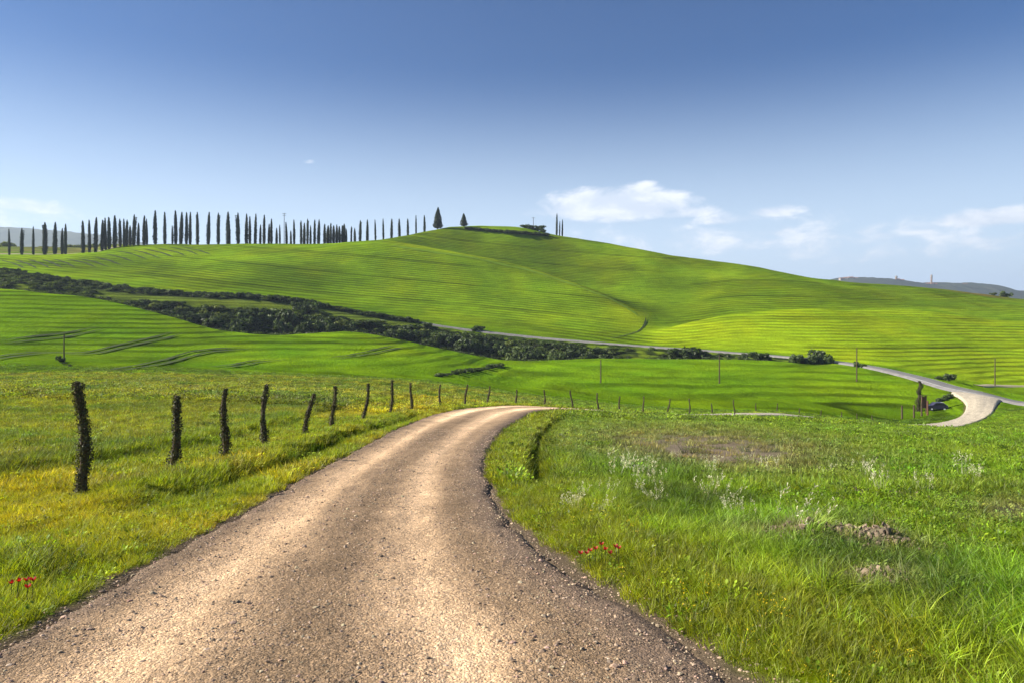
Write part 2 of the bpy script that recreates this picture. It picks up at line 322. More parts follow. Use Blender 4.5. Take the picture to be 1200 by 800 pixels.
# ------------------------------------------------------------------ materials
def base_mat(name, rough=.9):
    m = bpy.data.materials.new(name); m.use_nodes = True; t = NT(m.node_tree); b = t.n['Principled BSDF']
    b.inputs['Roughness'].default_value = rough
    if 'Specular IOR Level' in b.inputs: b.inputs['Specular IOR Level'].default_value = .15
    return m, t, b
def ground_mat():
    m, t, b = base_mat('field_ground', 1.0); b.inputs['Specular IOR Level'].default_value = 0.0
    at = t.new('ShaderNodeAttribute', attribute_name='col'); ad = t.new('ShaderNodeAttribute', attribute_name='dist')
    geo = t.new('ShaderNodeNewGeometry'); P = geo.outputs['Position']
    sp = t.new('ShaderNodeSeparateXYZ'); t.l.new(P, sp.inputs[0])
    cb = t.new('ShaderNodeCombineXYZ')                                     # rows of the crop run along the contours
    t.put(cb, 0, t.m('MULTIPLY', sp.outputs[0], .11)); t.put(cb, 1, t.m('MULTIPLY', sp.outputs[1], .05)); t.put(cb, 2, t.m('MULTIPLY', sp.outputs[2], 1.7))
    rows = t.noise(cb.outputs[0], 1.0, 4, .6, .4)
    fine = t.noise(P, 1.4, 4, .7); soft = t.noise(P, .05, 3, .5); near = t.noise(P, 22, 5, .7)
    farw = t.ramp(ad.outputs['Fac'], 70, 130)
    ar = t.new('ShaderNodeAttribute', attribute_name='rowc'); rc = t.m('ADD', ar.outputs['Fac'], t.m('MULTIPLY', t.noise(P, .12, 2, .5), .5))
    sn = t.m('SINE', t.m('MULTIPLY', rc, 2 * math.pi / 1.0)); sn2 = t.m('SINE', t.m('MULTIPLY', rc, 2 * math.pi / 9.5))
    patch = t.ramp(t.noise(P, .022, 3, .6), .36, .62)
    lines = t.m('MULTIPLY', t.m('SUBTRACT', 1.0, t.ramp(sn, -1.0, .3)), t.m('ADD', .25, t.m('MULTIPLY', patch, .75)))
    tram = t.m('MULTIPLY', t.ramp(sn2, .90, .98), t.m('ADD', .3, t.m('MULTIPLY', patch, .5)))
    dark = t.m('SUBTRACT', 1.0, t.m('ADD', t.m('MULTIPLY', lines, .46), t.m('ADD', t.m('MULTIPLY', tram, .35), t.m('MULTIPLY', t.ramp(t.noise(P, .035, 5, .65), .5, .72), .22))))
    k = t.m('ADD', .42, t.m('ADD', t.m('MULTIPLY', t.ramp(rows, .33, .67), .5), t.m('MULTIPLY', fine, 1.25)))
    k = t.m('MULTIPLY', k, dark)
    kn = t.m('ADD', .5, t.m('MULTIPLY', near, 1.0))
    mx = t.new('ShaderNodeMix'); mx.data_type = 'FLOAT'; t.put(mx, 0, farw); t.put(mx, 2, kn); t.put(mx, 3, k)
    colr = t.mix(1.0, at.outputs['Color'], t.mix(0.0, (1, 1, 1), (1, 1, 1)), 'MULTIPLY')
    vm = t.new('ShaderNodeVectorMath', operation='SCALE'); t.l.new(colr, vm.inputs[0]); t.l.new(mx.outputs[0], vm.inputs['Scale'])
    # patches where the crop is more yellow or a deeper green
    yel = t.mix(t.m('MULTIPLY', t.ramp(soft, .42, .68), .45), vm.outputs[0], t.mix(1.0, vm.outputs[0], (1.35, 1.08, .8), 'MULTIPLY'))
    t.l.new(yel, b.inputs['Base Color'])
    bp = t.new('ShaderNodeBump'); bp.inputs['Strength'].default_value = .9
    t.put(bp, 'Height', t.m('ADD', t.m('MULTIPLY', t.m('MULTIPLY', t.m('SUBTRACT', rows, lines), .3), farw), t.m('ADD', t.m('MULTIPLY', t.m('MULTIPLY', fine, .5), farw), t.m('MULTIPLY', near, .03))))
    bp.inputs['Distance'].default_value = 1.0; t.l.new(bp.outputs[0], b.inputs['Normal'])
    return m
def gravel_mat(name, near=True):
    m, t, b = base_mat(name, .95)
    at = t.new('ShaderNodeAttribute', attribute_name='col'); geo = t.new('ShaderNodeNewGeometry'); P = geo.outputs['Position']
    big = t.noise(P, 1.1, 4, .6); mid = t.noise(P, 9, 4, .7)
    vo = t.new('ShaderNodeTexVoronoi'); t.put(vo, 'Vector', P); vo.inputs['Scale'].default_value = 62; vo.inputs['Randomness'].default_value = 1
    vo2 = t.new('ShaderNodeTexVoronoi'); t.put(vo2, 'Vector', P); vo2.inputs['Scale'].default_value = 150
    sepc = t.new('ShaderNodeSeparateColor'); t.l.new(vo.outputs['Color'], sepc.inputs[0])
    sepd = t.new('ShaderNodeSeparateColor'); t.l.new(vo2.outputs['Color'], sepd.inputs[0])
    k = t.m('ADD', t.m('MULTIPLY', t.m('POWER', sepc.outputs[0], 2.5), .75), t.m('ADD', t.m('MULTIPLY', sepd.outputs[0], .35), t.m('MULTIPLY', t.m('SUBTRACT', big, .5), .9)))
    k = t.m('ADD', k, t.m('ADD', t.m('MULTIPLY', mid, .7), .30))
    vm = t.new('ShaderNodeVectorMath', operation='SCALE'); t.l.new(at.outputs['Color'], vm.inputs[0]); t.l.new(k, vm.inputs['Scale'])
    grey = t.mix(t.m('MULTIPLY', t.ramp(sepc.outputs[1], .55, .8), .5), vm.outputs[0], t.mix(1.0, vm.outputs[0], (.82, .9, 1.06), 'MULTIPLY'))
    t.l.new(grey, b.inputs['Base Color'])
    hgt = t.m('ADD', t.m('MULTIPLY', t.m('SUBTRACT', 1.0, vo.outputs['Distance']), .006), t.m('ADD', t.m('MULTIPLY', t.m('SUBTRACT', 1.0, vo2.outputs['Distance']), .003), t.m('MULTIPLY', mid, .035)))
    bp = t.new('ShaderNodeBump'); bp.inputs['Strength'].default_value = 1; bp.inputs['Distance'].default_value = 1.0; t.put(bp, 'Height', hgt); t.l.new(bp.outputs[0], b.inputs['Normal'])
    return m
def plain_mat(name, c1, c2, scale=6, rough=.85, bump=.02, stretch=None):
    m, t, b = base_mat(name, rough)
    tcn = t.new('ShaderNodeTexCoord'); vec = tcn.outputs['Object']
    if stretch:
        mp = t.new('ShaderNodeMapping'); t.l.new(vec, mp.inputs[0]); mp.inputs['Scale'].default_value = stretch; vec = mp.outputs[0]
    n = t.noise(vec, scale, 5, .65)
    t.l.new(t.mix(t.ramp(n, .3, .7), c1, c2), b.inputs['Base Color'])
    bp = t.new('ShaderNodeBump'); bp.inputs['Distance'].default_value = bump; t.put(bp, 'Height', n); t.l.new(bp.outputs[0], b.inputs['Normal'])
    return m
def leaf_mat(name, colr, trans=.45, attr=None, inst=False, var=.35, rough=.6):
    """thin leaf: diffuse + translucent, colour varied leaf by leaf and plant by plant"""
    m = bpy.data.materials.new(name); m.use_nodes = True; t = NT(m.node_tree); t.n.clear()
    if inst: a = t.new('ShaderNodeAttribute', attribute_name='tint', attribute_type='INSTANCER'); cc = a.outputs['Color']
    else: rg = t.new('ShaderNodeRGB'); rg.outputs[0].default_value = (*colr, 1); cc = rg.outputs[0]
    a2 = t.new('ShaderNodeAttribute', attribute_name='shade'); oi = t.new('ShaderNodeObjectInfo')
    k = t.m('ADD', t.m('MULTIPLY', a2.outputs['Fac'], var * 2), 1 - var)
    k = t.m('MULTIPLY', k, t.m('ADD', .86, t.m('MULTIPLY', oi.outputs['Random'], .28)))
    vm = t.new('ShaderNodeVectorMath', operation='SCALE'); t.l.new(cc, vm.inputs[0]); t.l.new(k, vm.inputs['Scale'])
    df = t.new('ShaderNodeBsdfDiffuse'); tr = t.new('ShaderNodeBsdfTranslucent'); t.l.new(vm.outputs[0], df.inputs[0])
    warm = t.mix(1.0, vm.outputs[0], (1.25, 1.15, .6), 'MULTIPLY'); t.l.new(warm, tr.inputs[0])
    mx = t.new('ShaderNodeMixShader'); mx.inputs[0].default_value = trans; t.l.new(df.outputs[0], mx.inputs[1]); t.l.new(tr.outputs[0], mx.inputs[2])
    gl = t.new('ShaderNodeBsdfGlossy'); gl.inputs['Roughness'].default_value = rough; gl.inputs[0].default_value = (.9, .9, .9, 1)
    m2 = t.new('ShaderNodeMixShader'); m2.inputs[0].default_value = .03; t.l.new(mx.outputs[0], m2.inputs[1]); t.l.new(gl.outputs[0], m2.inputs[2])
    o = t.new('ShaderNodeOutputMaterial'); t.l.new(m2.outputs[0], o.inputs[0])
    return m
M_ground = ground_mat(); M_gravel = gravel_mat('gravel'); 
M_asphalt = plain_mat('asphalt', (.19, .18, .17), (.26, .245, .23), .8, .9, .01)
M_bark = plain_mat('bark', (.05, .038, .028), (.11, .085, .06), 14, .95, .03, (1, 1, .2))
M_wood = plain_mat('weathered_wood', (.05, .036, .024), (.13, .095, .06), 18, .9, .012, (1, 1, .12))
M_core = plain_mat('shaded_twigs', (.012, .016, .008), (.03, .038, .015), 5, 1, .05)
M_cyp = leaf_mat('cypress_foliage', (.024, .042, .014), .15, var=.5)
M_shrub = leaf_mat('shrub_leaves', (.085, .125, .02), .35, var=.55)
M_shrub_d = leaf_mat('dark_shrub_leaves', (.058, .092, .018), .3, var=.7)
M_ivy = leaf_mat('ivy_leaves', (.065, .068, .026), .25, var=.6)
M_grass = leaf_mat('grass_blades', (.1, .15, .02), .42, inst=True, var=.5)
M_straw = leaf_mat('dry_seed_heads', (.62, .6, .42), .4, var=.3)
M_red = leaf_mat('poppy_petal', (.45, .018, .012), .4, var=.2); M_yel = leaf_mat('yellow_petal', (.7, .5, .01), .35, var=.2)
M_stone = None

# ------------------------------------------------------------------ ground sheet
ucol = np.concatenate([np.arange(-360, -60, 12.0), np.arange(-60, 1261, 3.0), np.arange(1272, 1561, 12.0)])
th = np.arctan((ucol - 600) / F)
extra = np.linspace(th[-1], 2 * math.pi + th[0], 62)[1:-1]
th = np.concatenate([th, extra]); NT_ = len(th)
Dr = np.concatenate([np.exp(np.arange(math.log(.6), math.log(12), .012)), np.exp(np.arange(math.log(12), math.log(105), .010)), np.exp(np.arange(math.log(105), math.log(440), .0058)), np.exp(np.arange(math.log(440), math.log(6500), .035))])
c50 = math.cos(R(50)); tw = (th + math.pi) % (2 * math.pi) - math.pi
fac = 1 / np.maximum(np.where(np.abs(tw) > R(50), c50, np.cos(tw)), c50)
XX = (Dr[:, None] * fac[None] * np.sin(tw)[None]).ravel(); YY = (Dr[:, None] * fac[None] * np.cos(tw)[None]).ravel()
z, u_, D_, lat_, e_, lat2_, e2_, al_ = height(XX, YY, True)
cg, soil_ = zone(XX, YY, u_, D_, lat_, e_, e2_)
dep = .10 + .0022 * D_
z = z - dep * ss(-.1 + .003 * D_, -.5, e_) - (.25 + .001 * D_) * ss(.8, -.5, e2_)
rowc_ = np.where(D_ > np.interp(u_, GU, rd[7]), z + XX * (.10 - .08 * ss(740, 880, u_)) + 2.0 * (vn(XX * .012, YY * .012, 141) - .5), z + XX * .02 - YY * .035 * 0)
nr = len(Dr); idx = np.arange(nr * NT_).reshape(nr, NT_)
a = idx[:-1]; b = idx[1:]; q = np.stack([a, np.roll(a, -1, 1), np.roll(b, -1, 1), b], -1).reshape(-1, 4)
cg = cg * np.maximum(.55 + .45 * ss(35, 100, D_), soil_ * .95)[:, None]      # near soil and thatch, painted darker for the shade between the plants
V = np.stack([XX, YY, z], 1)
V = np.vstack([V, [[0, 0, z[:NT_].mean()]]]); cg = np.vstack([cg, cg[:1]]); dd = np.append(D_, .5)
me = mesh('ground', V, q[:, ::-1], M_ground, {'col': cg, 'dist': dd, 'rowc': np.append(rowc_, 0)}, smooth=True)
tag(put('ground', me), kind='structure')

# ------------------------------------------------------------------ roads
def strip(name, P, cross, mat, lift, colf, label=None):
    n = len(P); T = np.gradient(P[:, :2], axis=0); T /= np.linalg.norm(T, axis=1)[:, None]; N = np.stack([T[:, 1], -T[:, 0]], 1)
    cx = P[:, None, 0] + N[:, None, 0] * cross[None] * P[:, None, 2]; cy = P[:, None, 1] + N[:, None, 1] * cross[None] * P[:, None, 2]
    hz = height(cx.ravel(), cy.ravel()).reshape(cx.shape)
    L = lift(cross[None] * np.ones_like(cx), cx, cy, P[:, None, 2])
    V = np.stack([cx, cy, hz + L], -1).reshape(-1, 3); k = len(cross); ix = np.arange(n * k).reshape(n, k)
    q = np.stack([ix[:-1, :-1], ix[:-1, 1:], ix[1:, 1:], ix[1:, :-1]], -1).reshape(-1, 4)
    cc = colf(cross[None] * np.ones_like(cx), cx, cy).reshape(-1, 3)
    me = mesh(name, V, q, mat, {'col': cc}, smooth=True); o = put(name, me); tag(o, kind='structure'); return o
def gcol(s, x, y):
    x_, y_, s_ = x.ravel(), y.ravel(), s.ravel()
    n = vn(x_ * .8, y_ * .25, 71, 3); n2 = vn(x_ * 3, y_ * 1.2, 73, 3)
    base = np.tile(C(.33, .218, .125), (len(x_), 1)) * (.62 + .5 * vn(s_ * 5 + 9, y_ * .1, 75, 2) + .3 * vn(s_ * 17 + 5, y_ * .3, 76, 2))[:, None]
    w1 = gauss(s_ + .5, .17) + gauss(s_ - .34, .17); w1 = np.clip(w1, 0, 1)
    w1 = np.clip(gauss(s_ + .5, .16) + 1.1 * gauss(s_ - .3, .14) + .5 * gauss(s_ - .78, .035) * ss(.35, .6, n), 0, 1.1)
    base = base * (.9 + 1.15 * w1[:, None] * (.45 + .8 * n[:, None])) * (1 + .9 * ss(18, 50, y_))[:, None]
    mid = gauss(s_ + .1, .16) * ss(.25, .7, n + .2); base = base * (1 - .28 * mid[:, None])
    edge = np.clip(ss(.60, .80, s_ + .14 * (n2 - .5)) + ss(.70, .92, -s_ + .14 * (n2 - .5)), 0, 1)
    far = ss(45, 60, y_); edge = edge * (1 - .6 * far)
    base = base * (1 - edge[:, None]) + C(.175, .12, .08)[None] * edge[:, None]
    base = base * (.8 + .4 * n2[:, None])
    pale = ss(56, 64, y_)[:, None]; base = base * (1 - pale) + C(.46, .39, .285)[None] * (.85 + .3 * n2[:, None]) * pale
    return base
def glift(s, x, y, hw):
    D = np.maximum(y, 1); a = np.abs(s); l = .02 + .0022 * np.maximum(D - 25, 0) + .05 * (1 - a ** 2)
    l = l - .028 * (gauss(s + .5, .13) + gauss(s - .34, .13)) + .015 * gauss(a - .88, .06) * (.5 + vn(x * 3, y * 1.5, 81, 2))
    l = l + .03 * (vn(x * 4, y * 4, 83, 2) - .5) + .02 * (vn(x * 14, y * 14, 85, 2) - .5) * (y < 20)
    l = l - .10 * ss(.84, 1.0, a + .16 * (vn(x * 1.7, y * 1.7, 87, 3) - .5))
    return np.where(a > .985, -.2 - .002 * D, l)
g1 = resample(GRAVEL, .12); g1 = g1[g1[:, 1] < 26]; g2 = resample(GRAVEL, .5); g2 = g2[g2[:, 1] > 25]
g0 = np.vstack([g1, g2[g2[:, 1] > g1[-1, 1] + .1]])
crs = np.concatenate([[-1.06, -.99], np.linspace(-.96, .96, 65), [.99, 1.06]])
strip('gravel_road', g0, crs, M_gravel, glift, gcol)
def acol(s, x, y): return np.tile(C(.3, .29, .27), (x.size, 1))
strip('asphalt_road', resample(ASPH, 1.5), np.array([-1.5, -1.0, -.5, 0, .5, 1.0, 1.5]), M_asphalt, lambda s, x, y, h: np.where(np.abs(s) > 1.2, -.7, .36 - .12 * ss(195, 225, y)), acol)
# pale edge line of the asphalt road on its near side, and on the far side in the bend
M_line = plain_mat('road_line', (.6, .6, .56), (.75, .75, .7), 3, .8, .002)
for nm, s0, s1, lo, hi in (('road_edge_line', .84, .93, 145, 200), ('road_edge_line', -.93, -.84, 140, 166)):
    P = resample(ASPH, 1.5); P = P[(P[:, 1] > lo) & (P[:, 1] < hi)]
    strip(nm, P, np.array([s0, s1]), M_line, lambda s, x, y, h: np.full_like(x, .39), acol)
# farm track joining from the right of the asphalt road
tr = resample([(*uvd(1146, 170), 1.0), (*uvd(1165, 177), 1.1), (*uvd(1200, 181), 1.1), (*uvd(1300, 186), 1.1)], 1.5)
M_track = plain_mat('dirt_track', (.30, .27, .17), (.36, .31, .2), 2, .95, .02)
strip('dirt_track', tr, np.array([-1.6, -1.0, 0, 1.0, 1.6]), M_track, lambda s, x, y, h: np.where(np.abs(s) > 1.2, -.6, .18), acol)

# tractor wheel tracks pressed into the crop
M_rut = plain_mat('crushed_crop', (.035, .055, .012), (.06, .085, .018), 3, 1, .02)
def ruts(name, pts, dmin, width=.8, gap=2.4, pair=True, lift=.2, mat=None):
    P = [spot(u, v, dmin)[:2] for u, v in pts]
    Vs = []; Fs = []
    for off in ((-gap / 2, gap / 2) if pair else (0,)):
        Q = resample([(x, y, width / 2) for x, y in P], 1.5); T = np.gradient(Q[:, :2], axis=0); T /= np.linalg.norm(T, axis=1)[:, None]; N = np.stack([T[:, 1], -T[:, 0]], 1)
        c = Q[:, :2] + N * off; w_ = width / 2 * (.6 + .8 * vn(c[:, 0] * .5, c[:, 1] * .5, 91)) * np.minimum(1, np.minimum(np.arange(len(Q)), np.arange(len(Q))[::-1]) / 4 + .1)
        l = c - N * w_[:, None]; r_ = c + N * w_[:, None]; n0 = sum(len(v) for v in Vs)
        A = np.stack([l, r_], 1).reshape(-1, 2); Vs.append(np.column_stack([A, height(A[:, 0], A[:, 1]) + lift]))
        k = np.arange(len(Q) - 1) * 2 + n0; Fs.append(np.stack([k, k + 1, k + 3, k + 2], 1))
    tag(put(name, mesh(name, np.vstack(Vs), np.vstack(Fs), mat or M_rut)), kind='structure')
for pts in ([(0, 402), (40, 397), (80, 393), (120, 385)], [(-20, 424), (15, 417), (50, 414), (95, 415), (130, 409), (170, 400), (208, 391)],
            [(100, 440), (140, 434), (180, 427), (215, 418), (250, 411), (290, 408)], [(250, 431), (290, 426), (330, 421)], [(390, 421), (420, 416), (445, 411), (470, 406)]):
    ruts('tractor_ruts', pts, 100)
# furrows running down the shoulder of the hill below the cypress road
for k in range(15):
    u0 = 4 + k * 15; v0 = float(np.interp(u0, [0, 100, 140, 200], [305, 303, 294, 289])); L = 34 if u0 > 70 else 24
    ruts('field_furrow', [(u0 - 2, v0 + .5), (u0 + L * .5, v0 + 4.5), (u0 + L, v0 + 10.5)], 262, 1.0, pair=False, lift=.25)

# bright strip painting the sunlight along the spur crest, and the dark drain at its foot
M_ridge_light = plain_mat('ridge_light_strip', (.19, .30, .006), (.15, .26, .006), 1.5, 1, .03)  # bright colour carries the painted sunlight on the crest
ruts('ridge_light_strip', [(458, 288.5), (490, 293), (530, 299), (570, 306), (610, 315), (650, 327), (690, 341), (725, 356), (748, 371)], 288, 2.2, pair=False, lift=.25, mat=M_ridge_light)
ruts('field_drain', [(757, 372), (756, 379), (750, 387), (738, 392), (715, 398)], 250, .7, pair=False, lift=.2)
# ------------------------------------------------------------------ scatter of grass by geometry nodes (uncountable stuff)
def blades(n, rad, h0, h1, wid, bend, seg=3, seed=1, lean=.5, drop=0.0):
    r = np.random.default_rng(seed); Vs = []; Fs = []; S = []
    a = r.uniform(0, 2 * math.pi, n); rr = rad * np.sqrt(r.uniform(0, 1, n)); hh = r.uniform(h0, h1, n); dirn = a + r.normal(0, .9, n); ww = wid * r.uniform(.6, 1.3, n); bd = bend * r.uniform(.3, 1.5, n)
    for i in range(n):
        o = np.array([math.cos(a[i]) * rr[i], math.sin(a[i]) * rr[i], -.02 - drop]); d = np.array([math.cos(dirn[i]), math.sin(dirn[i]), 0]); f = r.uniform(0, math.pi); s = np.array([math.cos(f), math.sin(f), 0])
        b0 = len(Vs); sh = r.uniform(0, 1)
        for k in range(seg + 1):
            t = k / seg; p = o + d * (lean * t * .4 + bd[i] * t * t) * hh[i] + np.array([0, 0, hh[i] * (t - .35 * bd[i] * t * t)]); w_ = ww[i] * (1 - t ** 1.6) * .5
            if k < seg: Vs += [p - s * w_, p + s * w_]; S += [sh, sh]
            else: Vs += [p]; S += [sh]
        for k in range(seg - 1): Fs += [(b0 + 2 * k, b0 + 2 * k + 1, b0 + 2 * k + 3), (b0 + 2 * k, b0 + 2 * k + 3, b0 + 2 * k + 2)]
        Fs.append((b0 + 2 * seg - 2, b0 + 2 * seg - 1, b0 + 2 * seg))
    return np.array(Vs), np.array(Fs), np.array(S)
def leaves(n, rad, h, size, seed=1, upright=.4):
    r = np.random.default_rng(seed); Vs = []; Fs = []; S = []
    for i in range(n):
        a = r.uniform(0, 6.28); q_ = rad * math.sqrt(r.uniform()); o = np.array([math.cos(a) * q_, math.sin(a) * q_, h * r.uniform(.1, 1)])
        d = np.array([math.cos(a + r.normal(0, .6)), math.sin(a + r.normal(0, .6)), r.normal(upright, .35)]); d /= np.linalg.norm(d); s = np.cross(d, [0, 0, 1]); s /= np.linalg.norm(s) + 1e-6
        L = size * r.uniform(.6, 1.3); b0 = len(Vs); Vs += [o, o + d * L * .5 + s * L * .28, o + d * L + np.array([0, 0, -.1 * L]), o + d * L * .5 - s * L * .28]; Fs += [(b0, b0 + 1, b0 + 2), (b0, b0 + 2, b0 + 3)]; S += [r.uniform()] * 4
    return np.array(Vs), np.array(Fs), np.array(S)
def seedheads(n, seed):
    V, F_, S = blades(n, .07, .22, .42, .003, .25, 3, seed); r = np.random.default_rng(seed); Vs = list(V); Fs = list(F_); S = list(S)
    for i in range(n):
        tip = V[i * 7 + 6]
        for k in range(9):
            o = tip + np.array([r.normal(0, .006), r.normal(0, .006), -r.uniform(0, .10)]); d = np.array([r.normal(0, 1), r.normal(0, 1), 1.2]); d /= np.linalg.norm(d); s = np.cross(d, r.normal(size=3)); s /= np.linalg.norm(s)
            b0 = len(Vs); Vs += [o, o + d * .035 + s * .005, o + d * .035 - s * .005]; Fs.append((b0, b0 + 1, b0 + 2)); S += [r.uniform()] * 3
    return np.array(Vs), np.array(Fs), np.array(S)
src = []
def source(name, geo_, mat):
    V, F_, S = geo_; me = mesh(name, V, F_, mat, {'shade': S}); o = bpy.data.objects.new(name, me); src.append(o); return len(src) - 1
T = {}
T['short'] = [source('grass_tuft', blades(34, .075, .05, .12, .0045, .5, 3, s), M_grass) for s in (1, 2, 3)]
T['tall'] = [source('tall_grass_tuft', blades(34, .085, .10, .27, .0065, .75, 4, s), M_grass) for s in (4, 5, 6)]
T['mid'] = [source('grass_clump', blades(44, .17, .07, .17, .011, .5, 2, s), M_grass) for s in (7, 8, 9)]
T['midtall'] = [source('tall_grass_clump', blades(44, .16, .14, .36, .013, .7, 3, s), M_grass) for s in (10, 11)]
T['far'] = [source('far_grass_clump', blades(46, .5, .09, .22, .034, .5, 2, s), M_grass) for s in (12, 13, 14)]
T['weed'] = [source('weed_rosette', leaves(30, .09, .05, .035, s), M_grass) for s in (15, 16)]
T['weedmid'] = [source('weed_clump', leaves(70, .22, .08, .055, s), M_grass) for s in (17, 18)]
T['seed'] = [source('seed_head_tuft', seedheads(12, s), M_straw) for s in (19, 20)]
T['weedfar'] = [source('far_weed_clump', leaves(90, .6, .14, .12, s), M_grass) for s in (25, 26)]
T['yellow'] = [source('yellow_flower_sprig', leaves(16, .05, .16, .018, s, .8), M_yel) for s in (21, 22)]
lib = bpy.data.collections.new('tuft_sources')
for i, o in enumerate(src): o.name = 't%02d_' % i + o.name; lib.objects.link(o)
def scatter_tree(coll, name):
    ng = bpy.data.node_groups.new(name, 'GeometryNodeTree')
    ng.interface.new_socket('Geometry', in_out='INPUT', socket_type='NodeSocketGeometry'); ng.interface.new_socket('Geometry', in_out='OUTPUT', socket_type='NodeSocketGeometry')
    n = ng.nodes; l = ng.links; gi = n.new('NodeGroupInput'); go = n.new('NodeGroupOutput')
    ci = n.new('GeometryNodeCollectionInfo'); ci.inputs['Collection'].default_value = coll; ci.inputs['Separate Children'].default_value = True; ci.inputs['Reset Children'].default_value = True
    ip = n.new('GeometryNodeInstanceOnPoints'); ip.inputs['Pick Instance'].default_value = True
    def at(nm, ty):
        a = n.new('GeometryNodeInputNamedAttribute'); a.data_type = ty; a.inputs[0].default_value = nm; return [o for o in a.outputs if o.enabled and o.name == 'Attribute'][0]
    l.new(gi.outputs[0], ip.inputs['Points']); l.new(ci.outputs[0], ip.inputs['Instance'])
    l.new(at('idx', 'INT'), ip.inputs['Instance Index']); l.new(at('rot', 'FLOAT_VECTOR'), ip.inputs['Rotation']); l.new(at('scl', 'FLOAT_VECTOR'), ip.inputs['Scale'])
    l.new(ip.outputs[0], go.inputs[0]); return ng
NG = scatter_tree(lib, 'scatter_tufts')
def scatter(name, P, idx_, rot, scl, tint, ng, label, cat):
    me = mesh(name, P, np.zeros((0, 3), int), None, {'rot': rot, 'scl': scl, 'tint': np.clip(tint, 0, 1)})
    a = me.attributes.new('idx', 'INT', 'POINT'); a.data.foreach_set('value', np.asarray(idx_, np.int32))
    o = put(name, me); md = o.modifiers.new('scatter', 'NODES'); md.node_group = ng
    tag(o, label, cat, kind='stuff'); return o
def sample(n, u0, u1, d0, d1, pw=0.0):
    """points spread over the ground, thinning with distance"""
    u = rng.uniform(u0, u1, n)
    if pw: t = rng.uniform(0, 1, n); D = (d0 ** pw + t * (d1 ** pw - d0 ** pw)) ** (1 / pw)
    else: D = np.exp(rng.uniform(math.log(d0), math.log(d1), n))
    x = (u - 600) / F * D; return x, D
def grow(name, label, cat, n, d0, d1, kind, pw=1.0, urange=(-230, 1480), keep=None, tintf=None, smin=.7, smax=1.3, edge=0.0):
    x, y = sample(int(n * 1.15), *urange, d0, d1, pw)
    z, u, D, lat, e, lat2, e2, al = height(x, y, True); c, soil = zone(x, y, u, D, lat, e, e2, True)
    ok = e > edge + .12 * (vn(x * 3, y * 3, 5) - .5)
    if keep is not None: ok &= rng.uniform(0, 1, len(x)) < keep(x, y, u, D, lat, e, soil)
    ok &= rng.uniform(0, 1, len(x)) > .85 * ditch(x, y)
    x, y, z, c, u, D, lat, e = (q_[ok] for q_ in (x, y, z, c, u, D, lat, e)); m = len(x)
    tint = c * rng.uniform(.5, 2.05, (m, 1)) * C(1.12, 1.04, .85)[None]; g = rng.normal(0, .09, (m, 1)); tint = tint * np.hstack([1 + g, 1 - .2 * g, 1 + 0 * g])
    if tintf is not None: tint = tintf(tint, x, y, u, D, lat, e)
    s = rng.uniform(smin, smax, m) * (.75 + .5 * vn(x * .9, y * .9, 8, 2))
    rot = np.stack([rng.normal(0, .12, m), rng.normal(0, .12, m), rng.uniform(0, 6.28, m)], 1)
    scl = np.stack([s, s, s * rng.uniform(.8, 1.25, m)], 1)
    ids = np.array([i for k in kind for i in T[k]])[rng.integers(0, sum(len(T[k]) for k in kind), m)]
    return scatter(name, np.stack([x, y, z], 1), ids, rot, scl, tint, NG, label, cat)
def tallband(x, y, u, D, lat, e):
    """where rank grass stands: the bank right of the road, and both ditches"""
    r1 = ss(.9, 1.5, e) * ss(4.6, 3.0, e) * (lat > 0) * ss(19, 12, D) * ss(.25, .5, vn(x * .8, y * .8, 13, 2) + .15)
    rx = np.interp(y, [10, 12.7, 14, 17.7, 24, 31, 36.7, 42], [.42, .45, .47, .6, .96, 1.74, 2.6, 3.6])
    r2 = gauss(x - rx, .35) * ss(10, 13, y) * ss(37, 33, y)
    r3 = gauss(x + 5.2, .35) * ss(9, 17, y) * ss(40, 35, y) * .8
    r4 = gauss(x + 9.4 + .5 * np.sin(y * .21), .55) * ss(6, 10, y) * ss(50, 36, y)
    r5 = gauss(np.hypot(x + 4.6, y - 6.4), .35)
    return np.clip(r1 + r2 + r3 + r4 + r5, 0, 1)
soilthin = lambda soil: 1 - .94 * np.minimum(1, 1.1 * soil)
def ditch(x, y):
    rx = np.interp(y, [10, 12.7, 14, 17.7, 24, 31, 36.7, 42], [.42, .45, .47, .6, .96, 1.74, 2.6, 3.6])
    return np.clip(gauss(x - rx, .24) * ss(10.5, 13, y) * ss(40, 36, y) + gauss(x + 5.15 + .2 * np.sin(y * .35), .2) * ss(9, 12, y) * ss(38, 34, y), 0, 1)
grow('short_grass', 'short yellow green grass covering the verges beside the gravel road', 'grass', 34000, 3.0, 13, ('short',), 1.6, keep=lambda x, y, u, D, lat, e, s: soilthin(s) * np.where((lat > 0) & (e > 3), .55, 1))
grow('low_weeds', 'low leafy weeds among the grass of the right hand field', 'weeds', 12000, 3.0, 16, ('weed',), 1.6, keep=lambda x, y, u, D, lat, e, s: soilthin(s) * np.where(lat > 0, ss(.8, 3, e) * .9 + .15, .15 + .3 * ss(.5, .7, vn(x, y, 3, 2))), tintf=lambda t, x, y, u, D, lat, e: t * np.array([[.9, 1.05, 1.0]]))
grow('tall_grass', 'rank tall grass on the bank and ditches beside the road', 'grass', 20000, 3.0, 17, ('tall',), 1.5, keep=lambda x, y, u, D, lat, e, s: (tallband(x, y, u, D, lat, e) + .02) * soilthin(s) * ss(.1, .8, e),
     tintf=lambda t, x, y, u, D, lat, e: t * np.array([[.85, .97, 1.0]]) * (.5 + .95 * ss(.25, .75, vn(x * .9, y * .9, 171, 2)))[:, None], smin=.6, smax=1.1)
